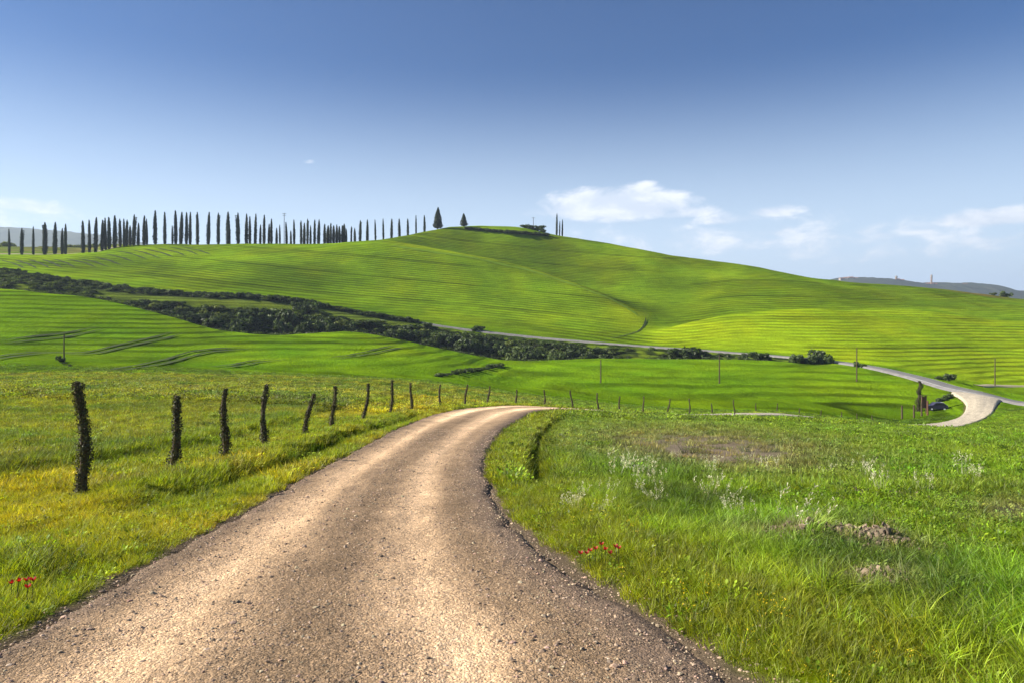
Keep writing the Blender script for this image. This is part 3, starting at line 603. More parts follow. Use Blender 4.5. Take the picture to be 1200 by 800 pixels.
grow('grass_clumps', 'uneven grass covering the banks further along the road', 'grass', 52000, 11, 42, ('mid',), 1.0, keep=lambda x, y, u, D, lat, e, s: soilthin(s), smin=.8)
grow('leafy_weeds', 'broad leaved weeds growing over the fields further off', 'weeds', 16000, 12, 50, ('weedmid',), 1.0, keep=lambda x, y, u, D, lat, e, s: np.where(lat > 0, .9, .35) * soilthin(s), tintf=lambda t, x, y, u, D, lat, e: t * np.array([[.92, 1.05, 1.0]]))
grow('rank_grass', 'dark rank grass standing in the ditches and behind the fence', 'grass', 30000, 12, 50, ('midtall',), 1.0, keep=lambda x, y, u, D, lat, e, s: tallband(x, y, u, D, lat, e) * .95 + .012, tintf=lambda t, x, y, u, D, lat, e: t * np.array([[.68, .82, 1.0]]), smin=.6, smax=1.05)
grow('field_grass', 'distant tussocky grass and crop spread over both near fields', 'grass', 62000, 36, 122, ('far', 'weedfar'), .8, keep=lambda x, y, u, D, lat, e, s: soilthin(s) * (1 - ss(0, 8, D - np.interp(u, GU, rd[3]) - 8)), edge=.5, smin=.7, smax=1.15)
grow('seed_heads', 'pale feathery grass seed heads standing on the right bank', 'seed heads', 1400, 4, 18, ('seed',), 1.0, keep=lambda x, y, u, D, lat, e, s: (lat > 0) * (np.exp(-(((u - 790) / 120) ** 2 + ((inv_plane_v(D) - 590) / 28) ** 2)) * .9 + .05 * ss(1, 2, e)) * ss(.35, .6, vn(x * 1.5, y * 1.5, 99, 2) + .05))
grow('yellow_flowers', 'tiny yellow flowers dotted along the right verge', 'flowers', 900, 3.2, 9, ('yellow',), 1.0, keep=lambda x, y, u, D, lat, e, s: np.where(lat > 0, ss(1.6, .4, e), .12 * ss(2, .5, e)) * ss(.4, .7, vn(x * 1.3, y * 1.3, 77, 2) + .1), smin=.6, smax=1.0)

# pebbles of the road
def pebble(seed):
    r = np.random.default_rng(seed); import bmesh
    bm = bmesh.new(); bmesh.ops.create_icosphere(bm, subdivisions=1, radius=.5)
    V = np.array([v.co[:] for v in bm.verts]); F_ = np.array([[v.index for v in f.verts] for f in bm.faces]); bm.free()
    return V * r.uniform(.7, 1.2, (len(V), 1)) * np.array([1, .8, .5]), F_, r.uniform(0, 1, len(V))
M_peb = bpy.data.materials.new('pebbles'); M_peb.use_nodes = True; _t = NT(M_peb.node_tree); _b = _t.n['Principled BSDF']; _b.inputs['Roughness'].default_value = .9
_a = _t.new('ShaderNodeAttribute', attribute_name='tint', attribute_type='INSTANCER'); _t.l.new(_a.outputs['Color'], _b.inputs['Base Color'])
lib2 = bpy.data.collections.new('pebble_sources')
for i in range(4):
    V, F_, S = pebble(i + 30); o = bpy.data.objects.new('p%d_pebble' % i, mesh('pebble', V, F_, M_peb)); lib2.objects.link(o)
NG2 = scatter_tree(lib2, 'scatter_pebbles')
x, y = sample(190000, -150, 1000, 2.6, 26, 1.3)
z, u, D, lat, e, _, _, _ = height(x, y, True); hwl = np.abs(lat) - e; s = lat / np.maximum(hwl, .1)
dens = .35 + .65 * ss(.3, .7, vn(x * 2.5, y * 2, 55, 3)) ; dens = dens * (1 - .75 * np.clip(gauss(s + .5, .15) + gauss(s - .34, .15), 0, 1)) + .6 * gauss(np.abs(s) - .93, .1)
dens = dens * ss(.55, -.05, e); ok = (e < .5) & (rng.uniform(0, 1, len(x)) < dens)
x, y, z, s, hwl = x[ok], y[ok], z[ok], s[ok], hwl[ok]; m = len(x); lft = glift(s, x, y, hwl); lft = np.maximum(lft, 0)
sz = np.exp(rng.normal(math.log(.0115), .5, m)); sz = np.clip(sz * (1 + .03 * y), .007, .065)
gcl = C(.36, .26, .175)[None] * rng.uniform(.35, 1.5, (m, 1)) * (1 + rng.normal(0, .05, (m, 3)))
scatter('road_gravel', np.stack([x, y, z + lft], 1), rng.integers(0, 4, m), rng.uniform(0, 6.28, (m, 3)) * np.array([[.05, .05, 1]]), np.stack([sz, sz, sz], 1), gcl, NG2, 'loose gravel lying over the dirt road', 'gravel')
# clods of earth on the right bank
x = np.concatenate([rng.normal(cx, s_, n_) for cx, cy, s_, n_ in ((3.3, 7.7, .28, 260), (4.0, 7.5, .3, 260), (3.2, 6.0, .22, 160), (5.6, 10.6, .4, 120))]); y = np.concatenate([rng.normal(cy, s_ * .8, n_) for cx, cy, s_, n_ in ((3.3, 7.7, .28, 260), (4.0, 7.5, .3, 260), (3.2, 6.0, .22, 160), (5.6, 10.6, .4, 120))])
m = len(x); sz = np.exp(rng.normal(math.log(.045), .5, m)).clip(.02, .12)
scatter('earth_clods', np.stack([x, y, height(x, y) + .01], 1), rng.integers(0, 4, m), rng.uniform(0, 6.28, (m, 3)), np.stack([sz, sz, sz * .8], 1), C(.19, .14, .095)[None] * rng.uniform(.6, 1.5, (m, 1)), NG2, 'crumbled brown earth clods on the grassy bank right of the road', 'earth clods')

# ------------------------------------------------------------------ countable plants and things
def tube(P, Rr, n=7):
    """tapered tube through points"""
    P = np.array(P, float); Rr = np.array(Rr, float); T_ = np.gradient(P, axis=0); Vs = []
    for i, (p, t, r_) in enumerate(zip(P, T_, Rr)):
        t = t / (np.linalg.norm(t) + 1e-9); a = np.cross(t, [0.3, 1, .1]); a /= np.linalg.norm(a); b = np.cross(t, a); k = np.arange(n) * 2 * math.pi / n
        Vs.append(p + r_ * (np.cos(k)[:, None] * a + np.sin(k)[:, None] * b))
    m = len(P); V = np.vstack(Vs); Fs = []
    for i in range(m - 1):
        for k in range(n): a0 = i * n + k; a1 = i * n + (k + 1) % n; Fs += [(a0, a1, a1 + n), (a0, a1 + n, a0 + n)]
    V = np.vstack([V, P[:1], P[-1:]]); c0 = len(V) - 2
    for k in range(n): Fs += [(c0, (k + 1) % n, k), (c0 + 1, (m - 1) * n + k, (m - 1) * n + (k + 1) % n)]
    return V, np.array(Fs)
def box(x0, x1, y0, y1, z0, z1):
    V = np.array([[x, y, z] for z in (z0, z1) for y in (y0, y1) for x in (x0, x1)], float)
    return V, np.array([(0, 2, 3), (0, 3, 1), (4, 5, 7), (4, 7, 6), (0, 1, 5), (0, 5, 4), (2, 6, 7), (2, 7, 3), (0, 4, 6), (0, 6, 2), (1, 3, 7), (1, 7, 5)])
def join(*parts):
    Vs = []; Fs = []; n = 0
    for V, F_ in parts: Vs.append(V); Fs.append(F_ + n); n += len(V)
    return np.vstack(Vs), np.vstack(Fs)
def leafcloud(P, Nrm, size, r, jitter=.7):
    """small leaf triangles/quads at points P facing roughly along Nrm"""
    n = len(P); a = r.normal(size=(n, 3)) * jitter + Nrm; a /= np.linalg.norm(a, axis=1)[:, None]; t = np.cross(a, r.normal(size=(n, 3))); t /= np.linalg.norm(t, axis=1)[:, None]; b = np.cross(a, t)
    L = size * r.uniform(.6, 1.4, (n, 1)); V = np.stack([P - t * L, P + b * L * .45, P + t * L, P - b * L * .45], 1).reshape(-1, 3)
    k = np.arange(n)[:, None] * 4; F_ = np.vstack([np.hstack([k, k + 1, k + 2]), np.hstack([k, k + 2, k + 3])])
    return V, F_, np.repeat(r.uniform(0, 1, n), 4)
def cypress_mesh(seed, h=12.0, rad=.95, n=1100, forked=False):
    r = np.random.default_rng(seed); t = r.beta(1.1, 1.1, n); ph = r.uniform(0, 6.28, n)
    prof = lambda t: rad * 1.22 * (np.clip(t, 0, 1) + .03) ** .28 * (1.0005 - np.clip(t, 0, 1)) ** .62
    lob = 1 + .18 * np.sin(3 * ph + seed) + .22 * (vn(ph * 1.5, t * 9, seed, 2) - .5)
    rr = prof(t) * lob * r.uniform(.72, 1.08, n)
    lx = .18 * math.sin(seed) * t ** 2
    P = np.stack([np.cos(ph) * rr + lx, np.sin(ph) * rr, .08 + t * h], 1); Nn = np.stack([np.cos(ph), np.sin(ph), .5 + 0 * t], 1)
    if forked:
        k = r.uniform(0, 1, 160); P2 = np.stack([.55 + .25 * k + r.normal(0, .12, 160), r.normal(0, .12, 160), h * (.55 + .38 * k)], 1); P = np.vstack([P, P2]); Nn = np.vstack([Nn, np.tile([1, 0, .6], (160, 1))])
    V, F_, S = leafcloud(P, Nn, .24, r); V[:, 2] += 0
    # dark twiggy core, itself spindle shaped and lumpy
    m = 12; zc = np.linspace(.02, .985, m); core = tube([(.18 * math.sin(seed) * q_ ** 2, 0, .1 + q_ * h) for q_ in zc], [float(prof(q_)) * .8 * (1 + .12 * math.sin(q_ * 31 + seed)) + .02 for q_ in zc], 9)
    return (V, F_, S), core
def make_cypress(seed, **kw):
    (V, F_, S), core = cypress_mesh(seed, **kw); V2, F2 = core
    crown = mesh('cypress_crown', np.vstack([V, V2]), np.vstack([F_, F2 + len(V)]), M_cyp, {'shade': np.concatenate([S, np.full(len(V2), .1)])})
    trunk = mesh('cypress_trunk', *tube([(0, 0, -.9), (.02, 0, .4), (0, .02, 1.6), (0, 0, 4)], [.26, .2, .16, .1]), M_bark)
    return crown, trunk
cyps = [make_cypress(i + 1, rad=[.9, .8, 1.0, .85, .95][i], forked=(i == 2)) for i in range(5)]
ORD = 'first second third fourth fifth sixth seventh eighth ninth tenth eleventh twelfth thirteenth fourteenth fifteenth sixteenth seventeenth eighteenth nineteenth twentieth'.split()
TENS = {20: 'twenty', 30: 'thirty', 40: 'forty', 50: 'fifty', 60: 'sixty', 70: 'seventy', 80: 'eighty', 90: 'ninety'}; TENO = {30: 'thirtieth', 40: 'fortieth', 50: 'fiftieth', 60: 'sixtieth', 70: 'seventieth', 80: 'eightieth', 90: 'ninetieth'}
def ordw(n):
    if n > 100: return 'hundred and ' + ordw(n - 100)
    if n == 100: return 'hundredth'
    if n <= 20: return ORD[n - 1]
    if n % 10 == 0: return TENO[n]
    return TENS[n // 10 * 10] + '-' + ORD[n % 10 - 1]
CY = [(11,268,303),(25.6,267,303),(39,265,303),(52.4,260,302),(64.6,260,302),(72.6,267,301),(76.5,262,302),(97.5,258,298),(105,257,297),(112,254,296),(119.6,257,295.5),(123.5,255,294),(128,254,294),(134.5,252,292),(141,256,290.5),(145.5,256,289),(148.3,257,288.5),(152.3,264,288),(156.7,251,287),(162,261,287),(168.6,252,286),(172,256,286),
 (182,246,285.5),(193,248,285),(202,264,284.5),(206,246,284.5),(211.7,248,284),(218.4,248,284),(222.7,248,284),(231.4,248,284),(244,248,283.6),(256,249,283.6),(267.8,248,283.6),(279,249,283.6),(288.8,250,283.6),(292.7,253,283.6),(299,250,283.6),(305,263,283.6),(309.5,251,283.6),(315,262,283.6),(318,256,283.6),(324,267,283.6),(328,263,283.6),(336,260,283.6),(341,270,283.6),(344.8,257,283.6),(352.8,258,283.6),(356.5,261,283.6),
 (360.4,256,283.6),(364,264,283.6),(368.6,257,283.6),(373.4,257,283.6),(380.5,262,283.6),(384,264,283.6),(387.5,261,283.6),(391,264,283.6),(394.5,263,283.6),(398,265,283.6),(401,264,283.6),(403.7,262,283.6),(406,268,283.6),(411.7,265,283.6),(415.8,267,283.6),(422,258,283.6),(430.4,257,283.2),(440,257,283.2),(449.3,256,282),(458.8,256,280),(468.3,256,278),(478,256,276.5),(487.6,252,275),(497.6,252,274)]
rngc = random.Random(3)
def crest(u):
    return float(np.interp(u, GU, rd[12]))
def place_tree(meshes, name, u, top, base, d, label, cat, group, hm=12.35, wide=1.0):
    x, y = uvd(u, d); z = H1(x, y); zt = (HV - top) / F * d; s = (zt - z) / hm
    r_ = empty(name, (x, y, z), rngc.uniform(0, 6.28)); r_.scale = (s * wide, s * wide, s); r_.rotation_euler[0] = rngc.gauss(0, .018)
    c = put('crown', meshes[0], r_); t = put('trunk', meshes[1], r_); tag(r_, label, cat, group); return r_
for k, (u, top, base) in enumerate(CY):
    d = crest(u) + (2 if u > 90 else -1) + (k % 3) * 1.5
    h_ = base - top
    if k < 7: where = 'in the loose row beside the pale hill road'
    elif k < 22: where = 'where the row climbs the shoulder of the hill'
    elif k < 37: where = 'spaced along the level part of the ridge'
    elif k < 61: where = 'in the crowded dark stretch of the ridge row'
    else: where = 'in the thinly spaced stretch leading up to the round hilltop'
    size = 'short ' if h_ < 24 else 'tall ' if h_ > 35 else ''
    lab = '%sslender cypress, %s tree from the left end of the ridge row' % (size, ordw(k + 1)) if k % 2 == 0 else '%s cypress from left, %s' % (ordw(k + 1), where)
    place_tree(cyps[(k * 7 + k // 3) % 5], 'cypress_tree', u, top, base, d, lab, 'cypress tree', 'cypresses along the ridge road', wide=(.95 if h_ > 24 else 1.15) * rngc.uniform(.75, 1.25) * (1.25 if 381 < u < 405 else 1))
# the two broad conical trees and the three cypresses on the hilltop
def conical(seed, h=8.0, rad=2.5, n=2200):
    r = np.random.default_rng(seed); t = r.uniform(0, 1, n) ** 1.25; ph = r.uniform(0, 6.28, n)
    lob = 1 + .5 * (vn(ph * 2, t * 6, seed, 2) - .5); rr = rad * (1 - t ** 1.15) ** .8 * lob * r.uniform(.7, 1.05, n) * ss(-.15, .12, t) + .05
    P = np.stack([np.cos(ph) * rr, np.sin(ph) * rr, .5 + t * (h - .5)], 1); V, F_, S = leafcloud(P, np.stack([np.cos(ph), np.sin(ph), .3 + 0 * t], 1), .3, r)
    zc = np.linspace(0, .95, 9); V2, F2 = tube([(0, 0, .5 + q_ * (h - .5)) for q_ in zc], [rad * (1 - q_ ** 1.15) ** .8 * .66 * (1 + .15 * math.sin(q_ * 23)) * (.5 if q_ == 0 else 1) for q_ in zc], 9)
    return (mesh('conifer_crown', np.vstack([V, V2]), np.vstack([F_, F2 + len(V)]), M_cyp, {'shade': np.concatenate([S, np.full(len(V2), .1)])}),
            mesh('conifer_trunk', *tube([(0, 0, -.8), (0, 0, .6), (0, 0, 3)], [.3, .22, .12]), M_bark))
con = [conical(41), conical(42, rad=2.9)]
place_tree(con[0], 'conifer_tree', 513, 243.5, 268, 404, 'largest broad dark conical conifer on the round hilltop', 'conifer tree', 'broad conifers on the hilltop', 8.0, .72)
place_tree(con[1], 'conifer_tree', 543.5, 250.5, 267, 412, 'smaller stubby dark conifer standing right of the bigger one', 'conifer tree', 'broad conifers on the hilltop', 8.0, .85)
for (u, t_, l_) in ((652.4, 250, 'tallest and leftmost of the three hilltop cypresses right of the bush'), (655.8, 259, 'small middle cypress of the three on the right hilltop edge'), (659, 257, 'rightmost of the three cypresses at the right hilltop edge')):
    place_tree(cyps[int(u) % 5], 'cypress_tree', u, t_, 275, 421, l_, 'cypress tree', 'three cypresses on the right of the hilltop', wide=.8)

# shrubs
def shrub_mesh(seed, mat, n=900, leaf=.16):
    """unit shrub: radius about 1, height about 1.3, several uneven clumps of small leaves, gaps between"""
    r = np.random.default_rng(seed); K = 9; cs = np.stack([r.normal(0, .42, K), r.normal(0, .42, K), r.uniform(.15, .85, K)], 1); rs = r.uniform(.24, .5, K)
    P = []; Nn = []
    for c, q_ in zip(cs, rs):
        d = r.normal(size=(n // K, 3)); d /= np.linalg.norm(d, axis=1)[:, None]; P.append(c + d * q_ * r.uniform(.6, 1.1, (len(d), 1)) * np.array([1, 1, .85])); Nn.append(d)
    P = np.vstack(P); Nn = np.vstack(Nn); P[:, 2] = np.maximum(P[:, 2], .02); V, F_, S = leafcloud(P, Nn, leaf, r)
    st = [tube([(0, 0, -.3), (c[0] * .5, c[1] * .5, c[2] * .5), tuple(c)], [.06, .04, .015], 5) for c in cs[:5]]
    return mesh('shrub_crown', V, F_, mat, {'shade': S}), mesh('shrub_stems', *join(*st), M_bark)
M_shrub_y = leaf_mat('pale_shrub_leaves', (.13, .17, .025), .35, var=.5)
shr = [shrub_mesh(50 + i, M_shrub if i % 2 else M_shrub_y, leaf=.14 + .02 * i) for i in range(4)]; shd = [shrub_mesh(60 + i, M_shrub_d) for i in range(4)]
def shrub(u, v, w_px, h_px, d, label, group=None, dark=True, name='shrub', cat='shrub', i=None):
    x, y = uvd(u, d); z = H1(x, y); ms = (shd if dark else shr); ms = ms[(int(u) if i is None else i) % len(ms)]
    r_ = empty(name, (x, y, z - .1), rngc.uniform(0, 6.28)); sx = w_px / F * d / 2.0 / .85; sz = h_px / F * d / 1.25; r_.scale = (sx, sx, sz)
    put('crown', ms[0], r_); put('stems', ms[1], r_); tag(r_, label, cat, group); return r_
def row(i, u): return float(np.interp(u, GU, rd[i]))
G = 'shrubs growing along the gully'
# individually visible ones (bearing, width px, height px, distance, label, dark)
for u, wp, hp, d, lab, dk in (
    (955, 24, 17, 199, 'tree-like dark bush with an open crown beside the far road', True), (943, 16, 12, 196, 'lower bush left of the open crowned bush by the road', True), (928, 12, 11, 197, 'small rounded bush at the left of the roadside pair', True),
    (1113, 13, 10, 168, 'dark bush on the grass just above the asphalt bend', True), (1102, 8, 6, 167, 'small low bush touching the dark bush above the road bend', True), (1003, 7, 7, 186, 'tiny bush at the foot of the roadside pole', True), (1012, 6, 5, 184, 'low tuft of leaves right of the roadside pole', True),
    (885, 18, 10, 208, 'dark round bush at the field edge right of the gully', True), (902, 9, 6, 208, 'small bush right of the round one at the field edge', True), (874, 12, 9, 209, 'low bush left of the round one at the field edge', True),
    (805, 30, 14, 214, 'wide dark scrub clump under the thin road', True), (790, 14, 12, 215, 'upright bush at the left end of the wide clump', True), (824, 18, 9, 213, 'trailing right end of the clump below the thin road', True),
    (367, 20, 15, 236, 'tallest bush poking above the upper hedge line', True), (355, 14, 11, 236, 'bush just left of the tallest one in the upper hedge', True), (345, 10, 9, 237, 'bush two places left of the tallest in the upper hedge', True),
    (501, 11, 9, 246, 'dark bush where the hedge meets the hidden road', True), (560, 14, 7, 250, 'low dark bush beside the far road line', True),
    (178, 12, 8, 236, 'small bush on the upper hedge at the left', True),
    (1179, 9, 8, 383, 'dark bush on the brown far edge of the hill at right', True), (1165, 6, 4, 384, 'tiny bush left of the dark one at the hill edge', True)):
    shrub(u, 0, wp, hp, d, lab, None, dk)
for u, wp, hp, d, lab in ((628, 20, 6.5, 420, 'dark bush at the foot of the hilltop mast'), (617, 13, 5, 419, 'low bush left of the mast bush on the hilltop'), (638, 10, 4.5, 420, 'small bush right of the mast bush on the hilltop')):
    shrub(u, 0, wp, hp, d, lab, 'bushes on the hilltop rim')
# gully shrubs
gs = []
for k in range(210):
    u = 150 + (k / 209.0) * 715 + rngc.uniform(-1.6, 1.6); t = rngc.random()
    if u < 560: lo, hi = row(7, u) - 23, row(7, u) - 10
    else: lo, hi = row(7, u) - 27, row(7, u) - 10
    if u > 690 and rngc.random() < .82 or u > 690 and rngc.random() < .3: continue
    ng_ = len(gs) + 1; gs.append(u)
    big = gauss(u - 325, 45) * 9 + gauss(u - 600, 60) * 4
    d = lo + t * (hi - lo); hp = rngc.uniform(9, 15) + float(big) if t < .4 else rngc.uniform(5, 9) + float(big) * .3
    shrub(u, 0, rngc.uniform(12, 24), hp, d, 'shrub in the gully belt below the big hill, %s from its left end' % ordw(ng_), G, rngc.random() < .62)
for k in range(95):     # the upper hedge line on the far side of the gully, left half
    u = -10 + k * 5.3 + rngc.uniform(-2, 2); dd_ = row(7, u) + rngc.uniform(-.5, 9 if u < 180 else 2)
    shrub(u, 0, rngc.uniform(9, 15), rngc.uniform(4, 7.5) * (.7 if u > 380 else .9), dd_, 'dark shrub of the upper hedge line under the hill, %s from the left' % ordw(k + 1), 'shrubs of the long upper hedge line', rngc.random() < .93)
for k in range(13):
    u = 515 + k * 6; shrub(u, 0, rngc.uniform(8, 13), rngc.uniform(3, 6), spot(u, float(np.interp(u, [515, 595], [441, 428])), 90)[1], 'bush lining the small eroded gully, %s from its left end' % ordw(k + 1), 'bushes of the small eroded gully', k % 4 != 0)
# hedge round the hilltop
for k in range(24):
    u = 549 + k * 3.9; shrub(u, 0, 9, 3.6, spot(u, float(np.interp(u, [545, 600, 645], [268.5, 272.5, 276])), 360)[1] - 1, 'low bush of the hilltop hedge, %s from its left end' % ordw(k + 1), 'bushes of the hilltop hedge', True)
# undergrowth carpet in the gully
x = []; y = []
for _ in range(9000):
    u = rngc.uniform(-60, 900); lo, hi = row(5, u) + 3, row(7, u) + (9 * max(0, 1 - u / 480) if u < 480 else -4)
    d = rngc.uniform(lo, hi)
    if 110 < u < 480 and abs(d - row(7, u) + 5) < 3.4: continue
    if u > 690 and rngc.random() < .9 or u > 690 and rngc.random() < .3: continue
    if rngc.random() < 1.3 * float(vn(u * .05, d * .15, 301, 2)) - .35: continue
    X_, Y_ = uvd(u, d); x.append(X_); y.append(Y_)
x = np.array(x); y = np.array(y); m = len(x)
lib3 = bpy.data.collections.new('brush_sources')
for i in range(3):
    r = np.random.default_rng(90 + i); d = r.normal(size=(90, 3)); d /= np.linalg.norm(d, axis=1)[:, None]; P = d * r.uniform(.5, 1, (90, 1)); P[:, 2] = np.abs(P[:, 2]) * .8
    V, F_, S = leafcloud(P, d, .28, r); lib3.objects.link(bpy.data.objects.new('b%d_brush' % i, mesh('brush', V, F_, M_grass, {'shade': S})))
NG3 = scatter_tree(lib3, 'scatter_brush'); s = rng.uniform(.5, 1.5, m)
scatter('undergrowth', np.stack([x, y, height(x, y)], 1), rng.integers(0, 3, m), rng.uniform(0, 6.28, (m, 3)) * np.array([[0, 0, 1]]), np.stack([s, s, s * .8], 1), C(.06, .09, .018)[None] * rng.uniform(.35, 2.0, (m, 1)), NG3, 'dark tangled undergrowth covering the floor of the gully', 'undergrowth')

# ---- overgrown fence posts
def post_mesh(seed, h, lean=0.0, bushy=1.0):
    r = np.random.default_rng(seed); zz = np.linspace(-.3, h, 9)
    cx = lean * (zz / h) ** 1.0 + .045 * np.sin(zz * 3 + seed); cy = .02 * np.cos(zz * 2.3 + seed)
    stake = tube(np.stack([cx, cy, zz], 1), [.078 + .014 * math.sin(k * 2.1 + seed) - .0045 * k for k in range(9)], 8)
    n = int(1150 * bushy * h / 1.6); t = r.uniform(-.02, 1.0, n); ph = r.uniform(0, 6.28, n)
    prof = (.055 + .055 * (1 - t) ** 1.5 + .075 * (vn(t * 6, ph * 0 + seed, seed, 2) - .45)) * (1 + .6 * (vn(ph, t * 8, seed + 3, 2) - .5))
    rr = prof * r.uniform(.7, 1.25, n); z_ = t * h
    P = np.stack([np.cos(ph) * rr + lean * t + .045 * np.sin(z_ * 3 + seed), np.sin(ph) * rr + .02 * np.cos(z_ * 2.3 + seed), z_ + .0], 1)
    V, F_, S = leafcloud(P, np.stack([np.cos(ph), np.sin(ph), .2 + 0 * ph], 1), .026, r, .9)
    # loose twigs that stick out
    tw = []
    for k in range(int(16 * bushy)):
        t0 = r.uniform(.05, 1.0); a = r.uniform(0, 6.28); L = r.uniform(.08, .2); c = np.array([lean * t0, 0, t0 * h]); d = np.array([math.cos(a), math.sin(a), r.uniform(.1, .9)])
        tw.append(tube([c, c + d * L * .6, c + d * L + np.array([0, 0, .03])], [.006, .004, .002], 4))
    return stake, (V, F_, S), join(*tw) if tw else None
POSTS = [(-6.7, 10.7, 97, 447, 580, -.02), (-6.8, 13.5, 200, 463, 558, .12), (-6.5, 15.4, 262, 455, 538, .04), (-6.8, 18.8, 309, 450, 518, .03), (-6.7, 22, 357, 461, 503, .2), (-6.8, 26, 390, 452, 495, .04), (-6.6, 30.5, 426, 449, 488, .14),
  (-6.3, 35, 457, 445, 483, .1), (-5.9, 40, 482, 448, 480, 0), (-4.9, 46.5, 515, 450, 477, .04), (-3.5, 51, 545, 450, 476, .08), (-2.0, 56, 572, 452, 473, .05), (.4, 60.5, 605, 456, 472, 0), (2.9, 62, 638, 456, 475, 0), (5.7, 64, 671, 457, 477, -.1), (8.1, 66, 701, 460, 477, -.05),
  (10.9, 69, 726, 464, 480, 0), (13.9, 72, 754, 464, 483, 0), (17.3, 76, 782, 467, 484, .15), (20.8, 80, 808, 465, 484, 0), (24.6, 84, 834, 472, 484, 0), (28.7, 88, 861, 467, 484, -.08), (33.2, 93, 886, 472, 484, 0), (38, 98, 911, 472, 484, 0), (43.4, 103, 937, 478, 486, 0),
  (None, 107, 962, 480, 491, 0), (None, 111, 986, 483, 493, 0), (None, 112, 1004, 486, 497, 0), (None, 112, 1022, 487, 500, 0)]
PD = ['tallest and nearest post, thick with dark twigs at its base', 'crooked leafy post, bent in the middle, second from the camera', 'straight shaggy post, third from the camera', 'shaggy upright post, fourth from the camera', 'short leaning post with a tufted slanting head', 'thin post with a small hooked top, sixth from the camera', 'leaning post tapering upwards, seventh from the camera']
for k, (x, y, u, tv, bv, lean) in enumerate(POSTS):
    if x is None: x, y = uvd(u, y)
    x = (u - 600) / F * y; z = H1(x, y); h = max((HV - tv) / F * y - z, .6)
    if y > 40: h = min(max(h, 1.0), 1.9)
    st, (V, F_, S), tw = post_mesh(200 + k, h, lean * h, 1.3 if k < 4 else .9 if k < 9 else .35)
    r_ = empty('fence_post', (x, y, z), 0); 
    if y > 40: r_.scale = (1.15, 1.15, 1)
    put('stake', mesh('stake', *st, M_wood), r_); put('leaf_cover', mesh('leaf_cover', V, F_, M_ivy, {'shade': S}), r_)
    if tw is not None and y < 40: put('twigs', mesh('twigs', *tw, M_bark), r_)
    lab = PD[k] if k < len(PD) else 'dark weathered fence post, %s of the line counting from the camera' % ordw(k + 1)
    tag(r_, lab, 'fence post', 'overgrown posts following the road')
# ---- utility poles
def pole(u, top, base, dmin, label, arms=0, d=None, name='utility_pole', cat='utility pole', rad=.13):
    if d is None: x, y, z = spot(u, base, dmin)
    else: x, y = uvd(u, d); z = H1(x, y)
    h = (HV - top) / F * y - z
    r_ = empty(name, (x, y, z)); put('pole', mesh('pole', *tube([(0, 0, -.5), (0, 0, h * .5), (.02, 0, h)], [rad * 1.15, rad, rad * .8], 8), M_wood), r_)
    for k in range(arms):
        zz = h - .35 - k * .9; put('crossarm', mesh('crossarm', *box(-1.1 + .2 * k, 1.1 - .2 * k, -.06, .06, zz, zz + .14), M_wood), r_)
        for s_ in (-.9, 0.35, .9): put('insulator', mesh('insulator', *tube([(s_, 0, zz + .14), (s_, 0, zz + .24), (s_, 0, zz + .34)], [.05, .08, .04], 6), M_line), r_)
    tag(r_, label, cat); return r_
pole(704, 421, 449, 150, 'thin wooden pole standing in the middle field, left one of two')
pole(843, 416, 449, 150, 'thin wooden pole standing in the middle field, right one of two')
pole(1004, 407, 447, 140, 'thicker wooden pole in the field in front of the far road')
pole(1166, 420, 452, 150, 'faint wooden pole beside the dirt track at the right edge')
pole(75, 392, 424, 100, 'pale thin pole on the smooth green slope at far left', rad=.1)
pole(333, 250, 283, 0, 'tall pole with two crossarms among the ridge cypresses', 2, d=354, rad=.16)
pole(625, 255, 272, 0, 'small mast with one crossbar above the hilltop bush', 1, d=419, rad=.16)
shrub(71, 0, 7, 9, spot(71, 424, 100)[1], 'dark little bush at the foot of the pole on the left slope', None, True)
for k in range(7):
    shrub(76 + k * 3.4, 0, 6, 2.5, spot(76 + k * 3.4, 426 + k * 1.9, 98)[1], 'low dark tuft in the drain below the left pole, %s from the pole' % ordw(k + 1), 'tufts of the drain below the left pole', True)

# ---- junction: gate posts, notice board, little car, verge posts
def vpost(u, d, h, w_, label, mat=M_wood, name='wooden_post', cat='post', cap=True):
    x, y = uvd(u, d); r_ = empty(name, (x, y, H1(x, y)), .2)
    V, F_ = tube([(0, 0, -.3), (.01, .01, h * .5), (0, 0, h)], [w_ * .55, w_ * .5, w_ * .48], 7); put('shaft', mesh('shaft', V, F_, mat), r_)
    V, F_ = tube([(0, 0, h), (0, 0, h + w_ * .3)], [w_ * .5, w_ * .2], 7); put('top', mesh('top', V, F_, mat), r_)
    tag(r_, label, cat, None); return r_
M_red_w = plain_mat('rust_brown_paint', (.12, .06, .04), (.18, .09, .06), 5, .7, .01)
for u, d, h, w_, lab in ((1057, 121, 2.3, .3, 'leftmost dark stake of the group near the junction'), (1071, 123, 2.2, .3, 'stake left of the brown board near the junction'), (1080, 125, 2.5, .3, 'stake just under the left edge of the brown board'), (1087, 126, 2.6, .32, 'reddish stake just right of the brown board')):
    vpost(u, d, h, w_, lab, M_red_w if u == 1087 else M_wood)
r_ = empty('dark_tree_stump', on_ground(1076, 132)); hh = (HV - 446) / F * 132 - r_.location.z
st, (V, F_, S), tw = post_mesh(301, hh, .1, 1.6); V = V * np.array([4.2, 4.2, 1]); st = (st[0] * np.array([3, 3, 1]), st[1])
put('stump', mesh('stump', *st, M_bark), r_); put('leaf_cover', mesh('leaf_cover', V, F_, M_ivy, {'shade': S}), r_); tag(r_, 'tall dark ivy covered stump beside the road junction', 'tree stump')
r_ = empty('notice_board', on_ground(1083, 129), .1); put('panel', mesh('panel', *box(-.5, .5, -.04, .04, 1.0, 3.2), M_red_w), r_)
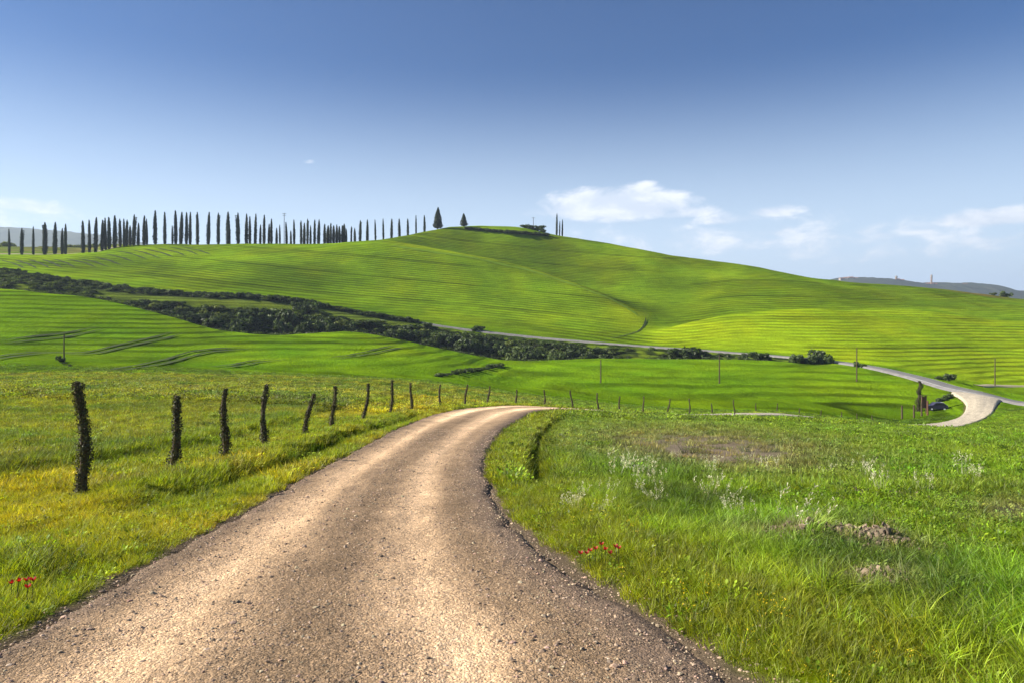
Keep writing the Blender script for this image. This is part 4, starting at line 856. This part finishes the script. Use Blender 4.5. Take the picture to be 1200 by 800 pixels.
for s_ in (-1, 1): put('leg', mesh('leg', *box(s_ * .42 - .07, s_ * .42 + .07, .045, .16, -.4, 3.3), M_wood), r_)
put('rail', mesh('rail', *box(-.6, .6, -.1, .2, 3.31, 3.42), M_wood), r_)
tag(r_, 'brown wooden board on two legs beside the junction', 'notice board')
# car
M_paint = plain_mat('dark_blue_paint', (.035, .035, .065), (.05, .045, .08), 2, .35, .0); M_tyre = plain_mat('tyre_rubber', (.02, .02, .02), (.035, .035, .035), 9, .9, .01)
M_white = plain_mat('white_paint', (.78, .77, .8), (.82, .81, .84), 2, .4, .0); M_glass = plain_mat('dark_glass', (.02, .025, .03), (.03, .035, .04), 2, .1, .0)
x, y, z = on_ground(1097.5, 131); r_ = empty('parked_car', (x, y, z), R(-8))
prof = [(-1.75, .35), (-1.8, .75), (-1.65, .98), (-.95, 1.05), (-.45, 1.5), (.9, 1.55), (1.5, 1.1), (1.72, .95), (1.75, .35)]
def prism(pr, y0, y1, ins=0.0):
    n = len(pr); V = [(a_, y0, b_) for a_, b_ in pr] + [(a_, y1, b_) for a_, b_ in pr]; Fs = [(k, (k + 1) % n, (k + 1) % n + n) for k in range(n)] + [(k, (k + 1) % n + n, k + n) for k in range(n)]
    Fs += [(0, k + 1, k) for k in range(1, n - 1)] + [(n, n + k, n + k + 1) for k in range(1, n - 1)]; return np.array(V, float), np.array(Fs)
put('body', mesh('body', *prism(prof, -.78, .78), M_paint), r_)
for s_ in (-.79, .785): put('side_window', mesh('side_window', *prism([(-.75, 1.07), (-.4, 1.42), (.85, 1.46), (1.2, 1.12)], s_, s_ + .006), M_glass), r_)
put('white_tailgate', mesh('white_tailgate', *prism([(1.56, .5), (1.765, .5), (1.765, .97), (1.53, 1.12), (.95, 1.565), (.88, 1.56)], -.7, .7), M_white), r_)
for a_ in (-1.15, 1.1):
    for b_ in (-.8, .62):
        wv, wf = tube([(a_, b_, .31), (a_, b_ + .18, .31)], [.31, .31], 14); tyre = put('wheel', mesh('wheel', wv, wf, M_tyre), r_)
        put('rim', mesh('rim', *tube([(a_, b_ - .01, .31), (a_, b_ + .19, .31)], [.17, .17], 10), M_white), tyre)
tag(r_, 'small dark blue car with a white rear parked on the junction verge', 'car')
for k, u in enumerate((1102, 1106, 1109.5, 1113)):
    x, y = uvd(u, 139 + k * .5); shrub(u, 0, 7, 6, 139 + k * .5, 'ragged bush just right of the parked car, %s from the car' % ordw(k + 1), 'ragged bushes between the car and the road')

# ---- poppies
def poppy(x, y, label):
    r_ = empty('poppy', (x, y, H1(x, y)), rngc.uniform(0, 6)); h = rngc.uniform(.12, .18)
    put('stem', mesh('stem', *tube([(0, 0, -.02), (.02, 0, h * .6), (.01, 0, h)], [.003, .003, .002], 5), M_shrub, ), r_)
    for k in range(4):
        a_ = k * 1.57; d = np.array([math.cos(a_), math.sin(a_), .0]); s_ = np.array([-d[1], d[0], 0]); c = np.array([.01, 0, h]); L = .024
        V = np.array([c, c + d * L * .5 + s_ * L * .55 + [0, 0, .012], c + d * L + s_ * L * .3 + [0, 0, .03], c + d * L * 1.02 - s_ * L * .3 + [0, 0, .028], c + d * L * .5 - s_ * L * .55 + [0, 0, .014]])
        put('petal', mesh('petal', V, np.array([(0, 1, 2), (0, 2, 3), (0, 3, 4)]), M_red, {'shade': np.full(5, .5)}), r_)
    put('centre', mesh('centre', *tube([(.01, 0, h + .002), (.01, 0, h + .016)], [.007, .005], 6), M_tyre), r_)
    tag(r_, label, 'poppy', 'red poppies in the verge')
for u, v, lab in ((40, 678, 'brightest red poppy in the left verge, right end of its cluster'), (30, 676, 'red poppy next to the brightest one at left'), (24, 680, 'red poppy in the middle of the left verge cluster'), (14, 677, 'leftmost red poppy of the left verge cluster'), (34, 684, 'lowest red poppy of the left verge cluster')):
    x, y, z = spot(u, v + 24, 3, 30); poppy(x, y, lab)
for k in range(9):
    x, y, z = spot(682 + k * 5.5 + rngc.uniform(-1, 1), 667 - k * .9 + rngc.uniform(-4, 4), 3, 30); poppy(x, y, 'small red poppy beside the right road edge, %s from left in its patch' % ordw(k + 1))

# ------------------------------------------------------------------ far country
def ridge_hill(name, pts, d, depth, colr, seed, base_v=400):
    """a long rounded hill far away: crest profile by bearing, real front and back slopes"""
    us = np.arange(pts[0][0], pts[-1][0] + 1, 3.0); a = np.array(pts, float); cv_ = pchip(a[:, 0], a[:, 1], us) - 1.6 * (vn(us * .07, us * 0, seed, 3) - .5) - 2.4 * (vn(us * .33, us * 0, seed + 5, 2) - .5)
    zc = (HV - cv_) / F * d; ts = np.linspace(-1, 1, 25); V = []
    for t in ts:
        dd_ = d + depth * t; xs = (us - 600) / F * d; k = math.cos(t * math.pi / 2) ** 1.2; zz = -60 + (zc + 60) * k + 14 * (vn(xs * .004, 0 * xs + dd_ * .004, seed, 3) - .5) * k * (1 - k) * 4
        V.append(np.stack([xs, np.full_like(xs, dd_), zz], 1))
    V = np.vstack(V); n = len(us); ix = np.arange(len(V)).reshape(len(ts), n); q = np.stack([ix[:-1, :-1], ix[:-1, 1:], ix[1:, 1:], ix[1:, :-1]], -1).reshape(-1, 4)
    m = plain_mat(name + '_cover', colr[0], colr[1], .012, 1, .0); o = put(name, mesh(name, V, q, m, smooth=True)); tag(o, kind='structure'); return o
ridge_hill('distant_mountains', [(-330, 284), (-150, 275), (-60, 270), (0, 267.5), (40, 269), (80, 272), (120, 276), (160, 283), (230, 300), (330, 330)], 3300, 900, ((.05, .07, .03), (.09, .11, .05)), 5)
ridge_hill('distant_hills', [(950, 340), (985, 326), (1020, 326), (1050, 328.5), (1085, 332), (1120, 332), (1150, 334), (1175, 340), (1200, 342), (1300, 344), (1500, 350)], 2500, 500, ((.03, .045, .03), (.06, .07, .05)), 9)
# far woods: dark clumps that break the edges of the distant hills
x = []; y = []; zz = []
# tower, town houses on the far hill
M_wall = plain_mat('pale_plaster', (.24, .22, .19), (.32, .3, .26), .3, .9, .0); M_roof = plain_mat('terracotta', (.25, .12, .07), (.32, .16, .1), .5, .9, .0); M_brick = plain_mat('tower_brick', (.2, .14, .1), (.26, .18, .13), .5, .9, .0)
def house(u, v, w_, h, d, label, group):
    x = (u - 600) / F * d; z = (HV - v) / F * d; r_ = empty('town_house', (x, d, z), rngc.uniform(-.4, .4))
    put('wall', mesh('wall', *box(-w_ / 2, w_ / 2, -6, 6, -12, h), M_wall), r_)
    V = np.array([(-w_ / 2 - .6, -6.8, h + .02), (w_ / 2 + .6, -6.8, h + .02), (w_ / 2 + .6, 6.8, h + .02), (-w_ / 2 - .6, 6.8, h + .02), (-w_ / 2 - .6, 0, h + 3), (w_ / 2 + .6, 0, h + 3)])
    put('roof', mesh('roof', V, np.array([(0, 1, 5), (0, 5, 4), (2, 3, 4), (2, 4, 5), (0, 4, 3), (1, 2, 5), (0, 3, 2), (0, 2, 1)]), M_roof), r_)
    for k in range(int(w_ // 5)):
        put('window', mesh('window', *box(-w_ / 2 + 2 + k * 5, -w_ / 2 + 3.4 + k * 5, -6.06, -6.0, h - 4.2, h - 2.2), M_glass), r_)
    tag(r_, label, 'house', group)
dd_ = 2430
for k, (u, v, w_, h) in enumerate(((986, 324.5, 14, 5), (991, 324, 12, 6), (997, 323.8, 16, 7), (1003, 324, 12, 5), (1052, 327, 16, 6), (1057, 327.5, 12, 5), (1091, 333, 16, 8), (1097, 333.5, 18, 8), (1102, 334, 14, 9), (1086, 333, 10, 7), (1131, 333, 12, 5), (1160, 337.5, 12, 5))):
    house(u, v + (3.4 if u < 1010 else 2.2 if u < 1070 else 1.6), w_, h * .8, dd_, 'tiny pale house of the hazy town on the far ridge, %s from the left' % ordw([0, 1, 2, 3, 4, 5, 7, 8, 9, 6, 10, 11][k] + 1), 'houses on the far hazy ridge')
def tower(u, top, base, w_, label, name='bell_tower', cap=True):
    x = (u - 600) / F * dd_; z0 = (HV - base) / F * dd_; h = (base - top) / F * dd_; r_ = empty(name, (x, dd_ - 10, z0), .3)
    put('shaft', mesh('shaft', *box(-w_ / 2, w_ / 2, -w_ / 2, w_ / 2, -15, h * .78), M_brick), r_)
    put('belfry', mesh('belfry', *box(-w_ * .62, w_ * .62, -w_ * .62, w_ * .62, h * .781, h * .93), M_wall), r_)
    V, F_ = tube([(0, 0, h * .931), (0, 0, h)], [w_ * .5, .3], 4); put('spire', mesh('spire', V, F_, M_roof), r_); tag(r_, label, 'tower')
tower(1089.5, 322, 336, 4.2, 'slim tall tower rising over the far hazy town')
tower(1048.5, 323.5, 331, 5, 'short square tower left of the slim tall one, on the far ridge', 'church_tower')
# trees beyond the cypress road at the left, and over the far ridge
for k in range(16):
    u = -8 + k * 9.5 + rngc.uniform(-2, 2); shrub(u, 0, rngc.uniform(10, 16), rngc.uniform(5, 10), rngc.uniform(455, 480), 'soft green tree beyond the cypress road, %s from the left picture edge' % ordw(k + 1), 'trees in the field beyond the cypress road', False, 'field_tree', 'tree', k)
# pale road along the cypress row
strip('hill_road', resample([(*uvd(-120, 327), 1.6), (*uvd(0, 331), 1.6), (*uvd(60, 333), 1.6), (*uvd(110, 337), 1.6), (*uvd(140, 343), 1.6)], 2), np.array([-1.5, -1, 0, 1, 1.5]), M_track, lambda s, x, y, h: np.where(np.abs(s) > 1.2, -.6, .3), acol)

# ------------------------------------------------------------------ haze
M_haze = bpy.data.materials.new('haze'); M_haze.use_nodes = True; t = NT(M_haze.node_tree); t.n.clear()
pv = t.new('ShaderNodeVolumePrincipled'); pv.inputs['Color'].default_value = (.62, .74, .95, 1); pv.inputs['Density'].default_value = .00014; pv.inputs['Anisotropy'].default_value = .2
o_ = t.new('ShaderNodeOutputMaterial'); t.l.new(pv.outputs[0], o_.inputs['Volume'])
V, F_ = box(-8600, 8600, -8600, 8600, -75, 470)
tag(put('haze', mesh('haze', V, F_, M_haze)), 'thin blue haze over the countryside fading the far hills', 'haze', kind='stuff')
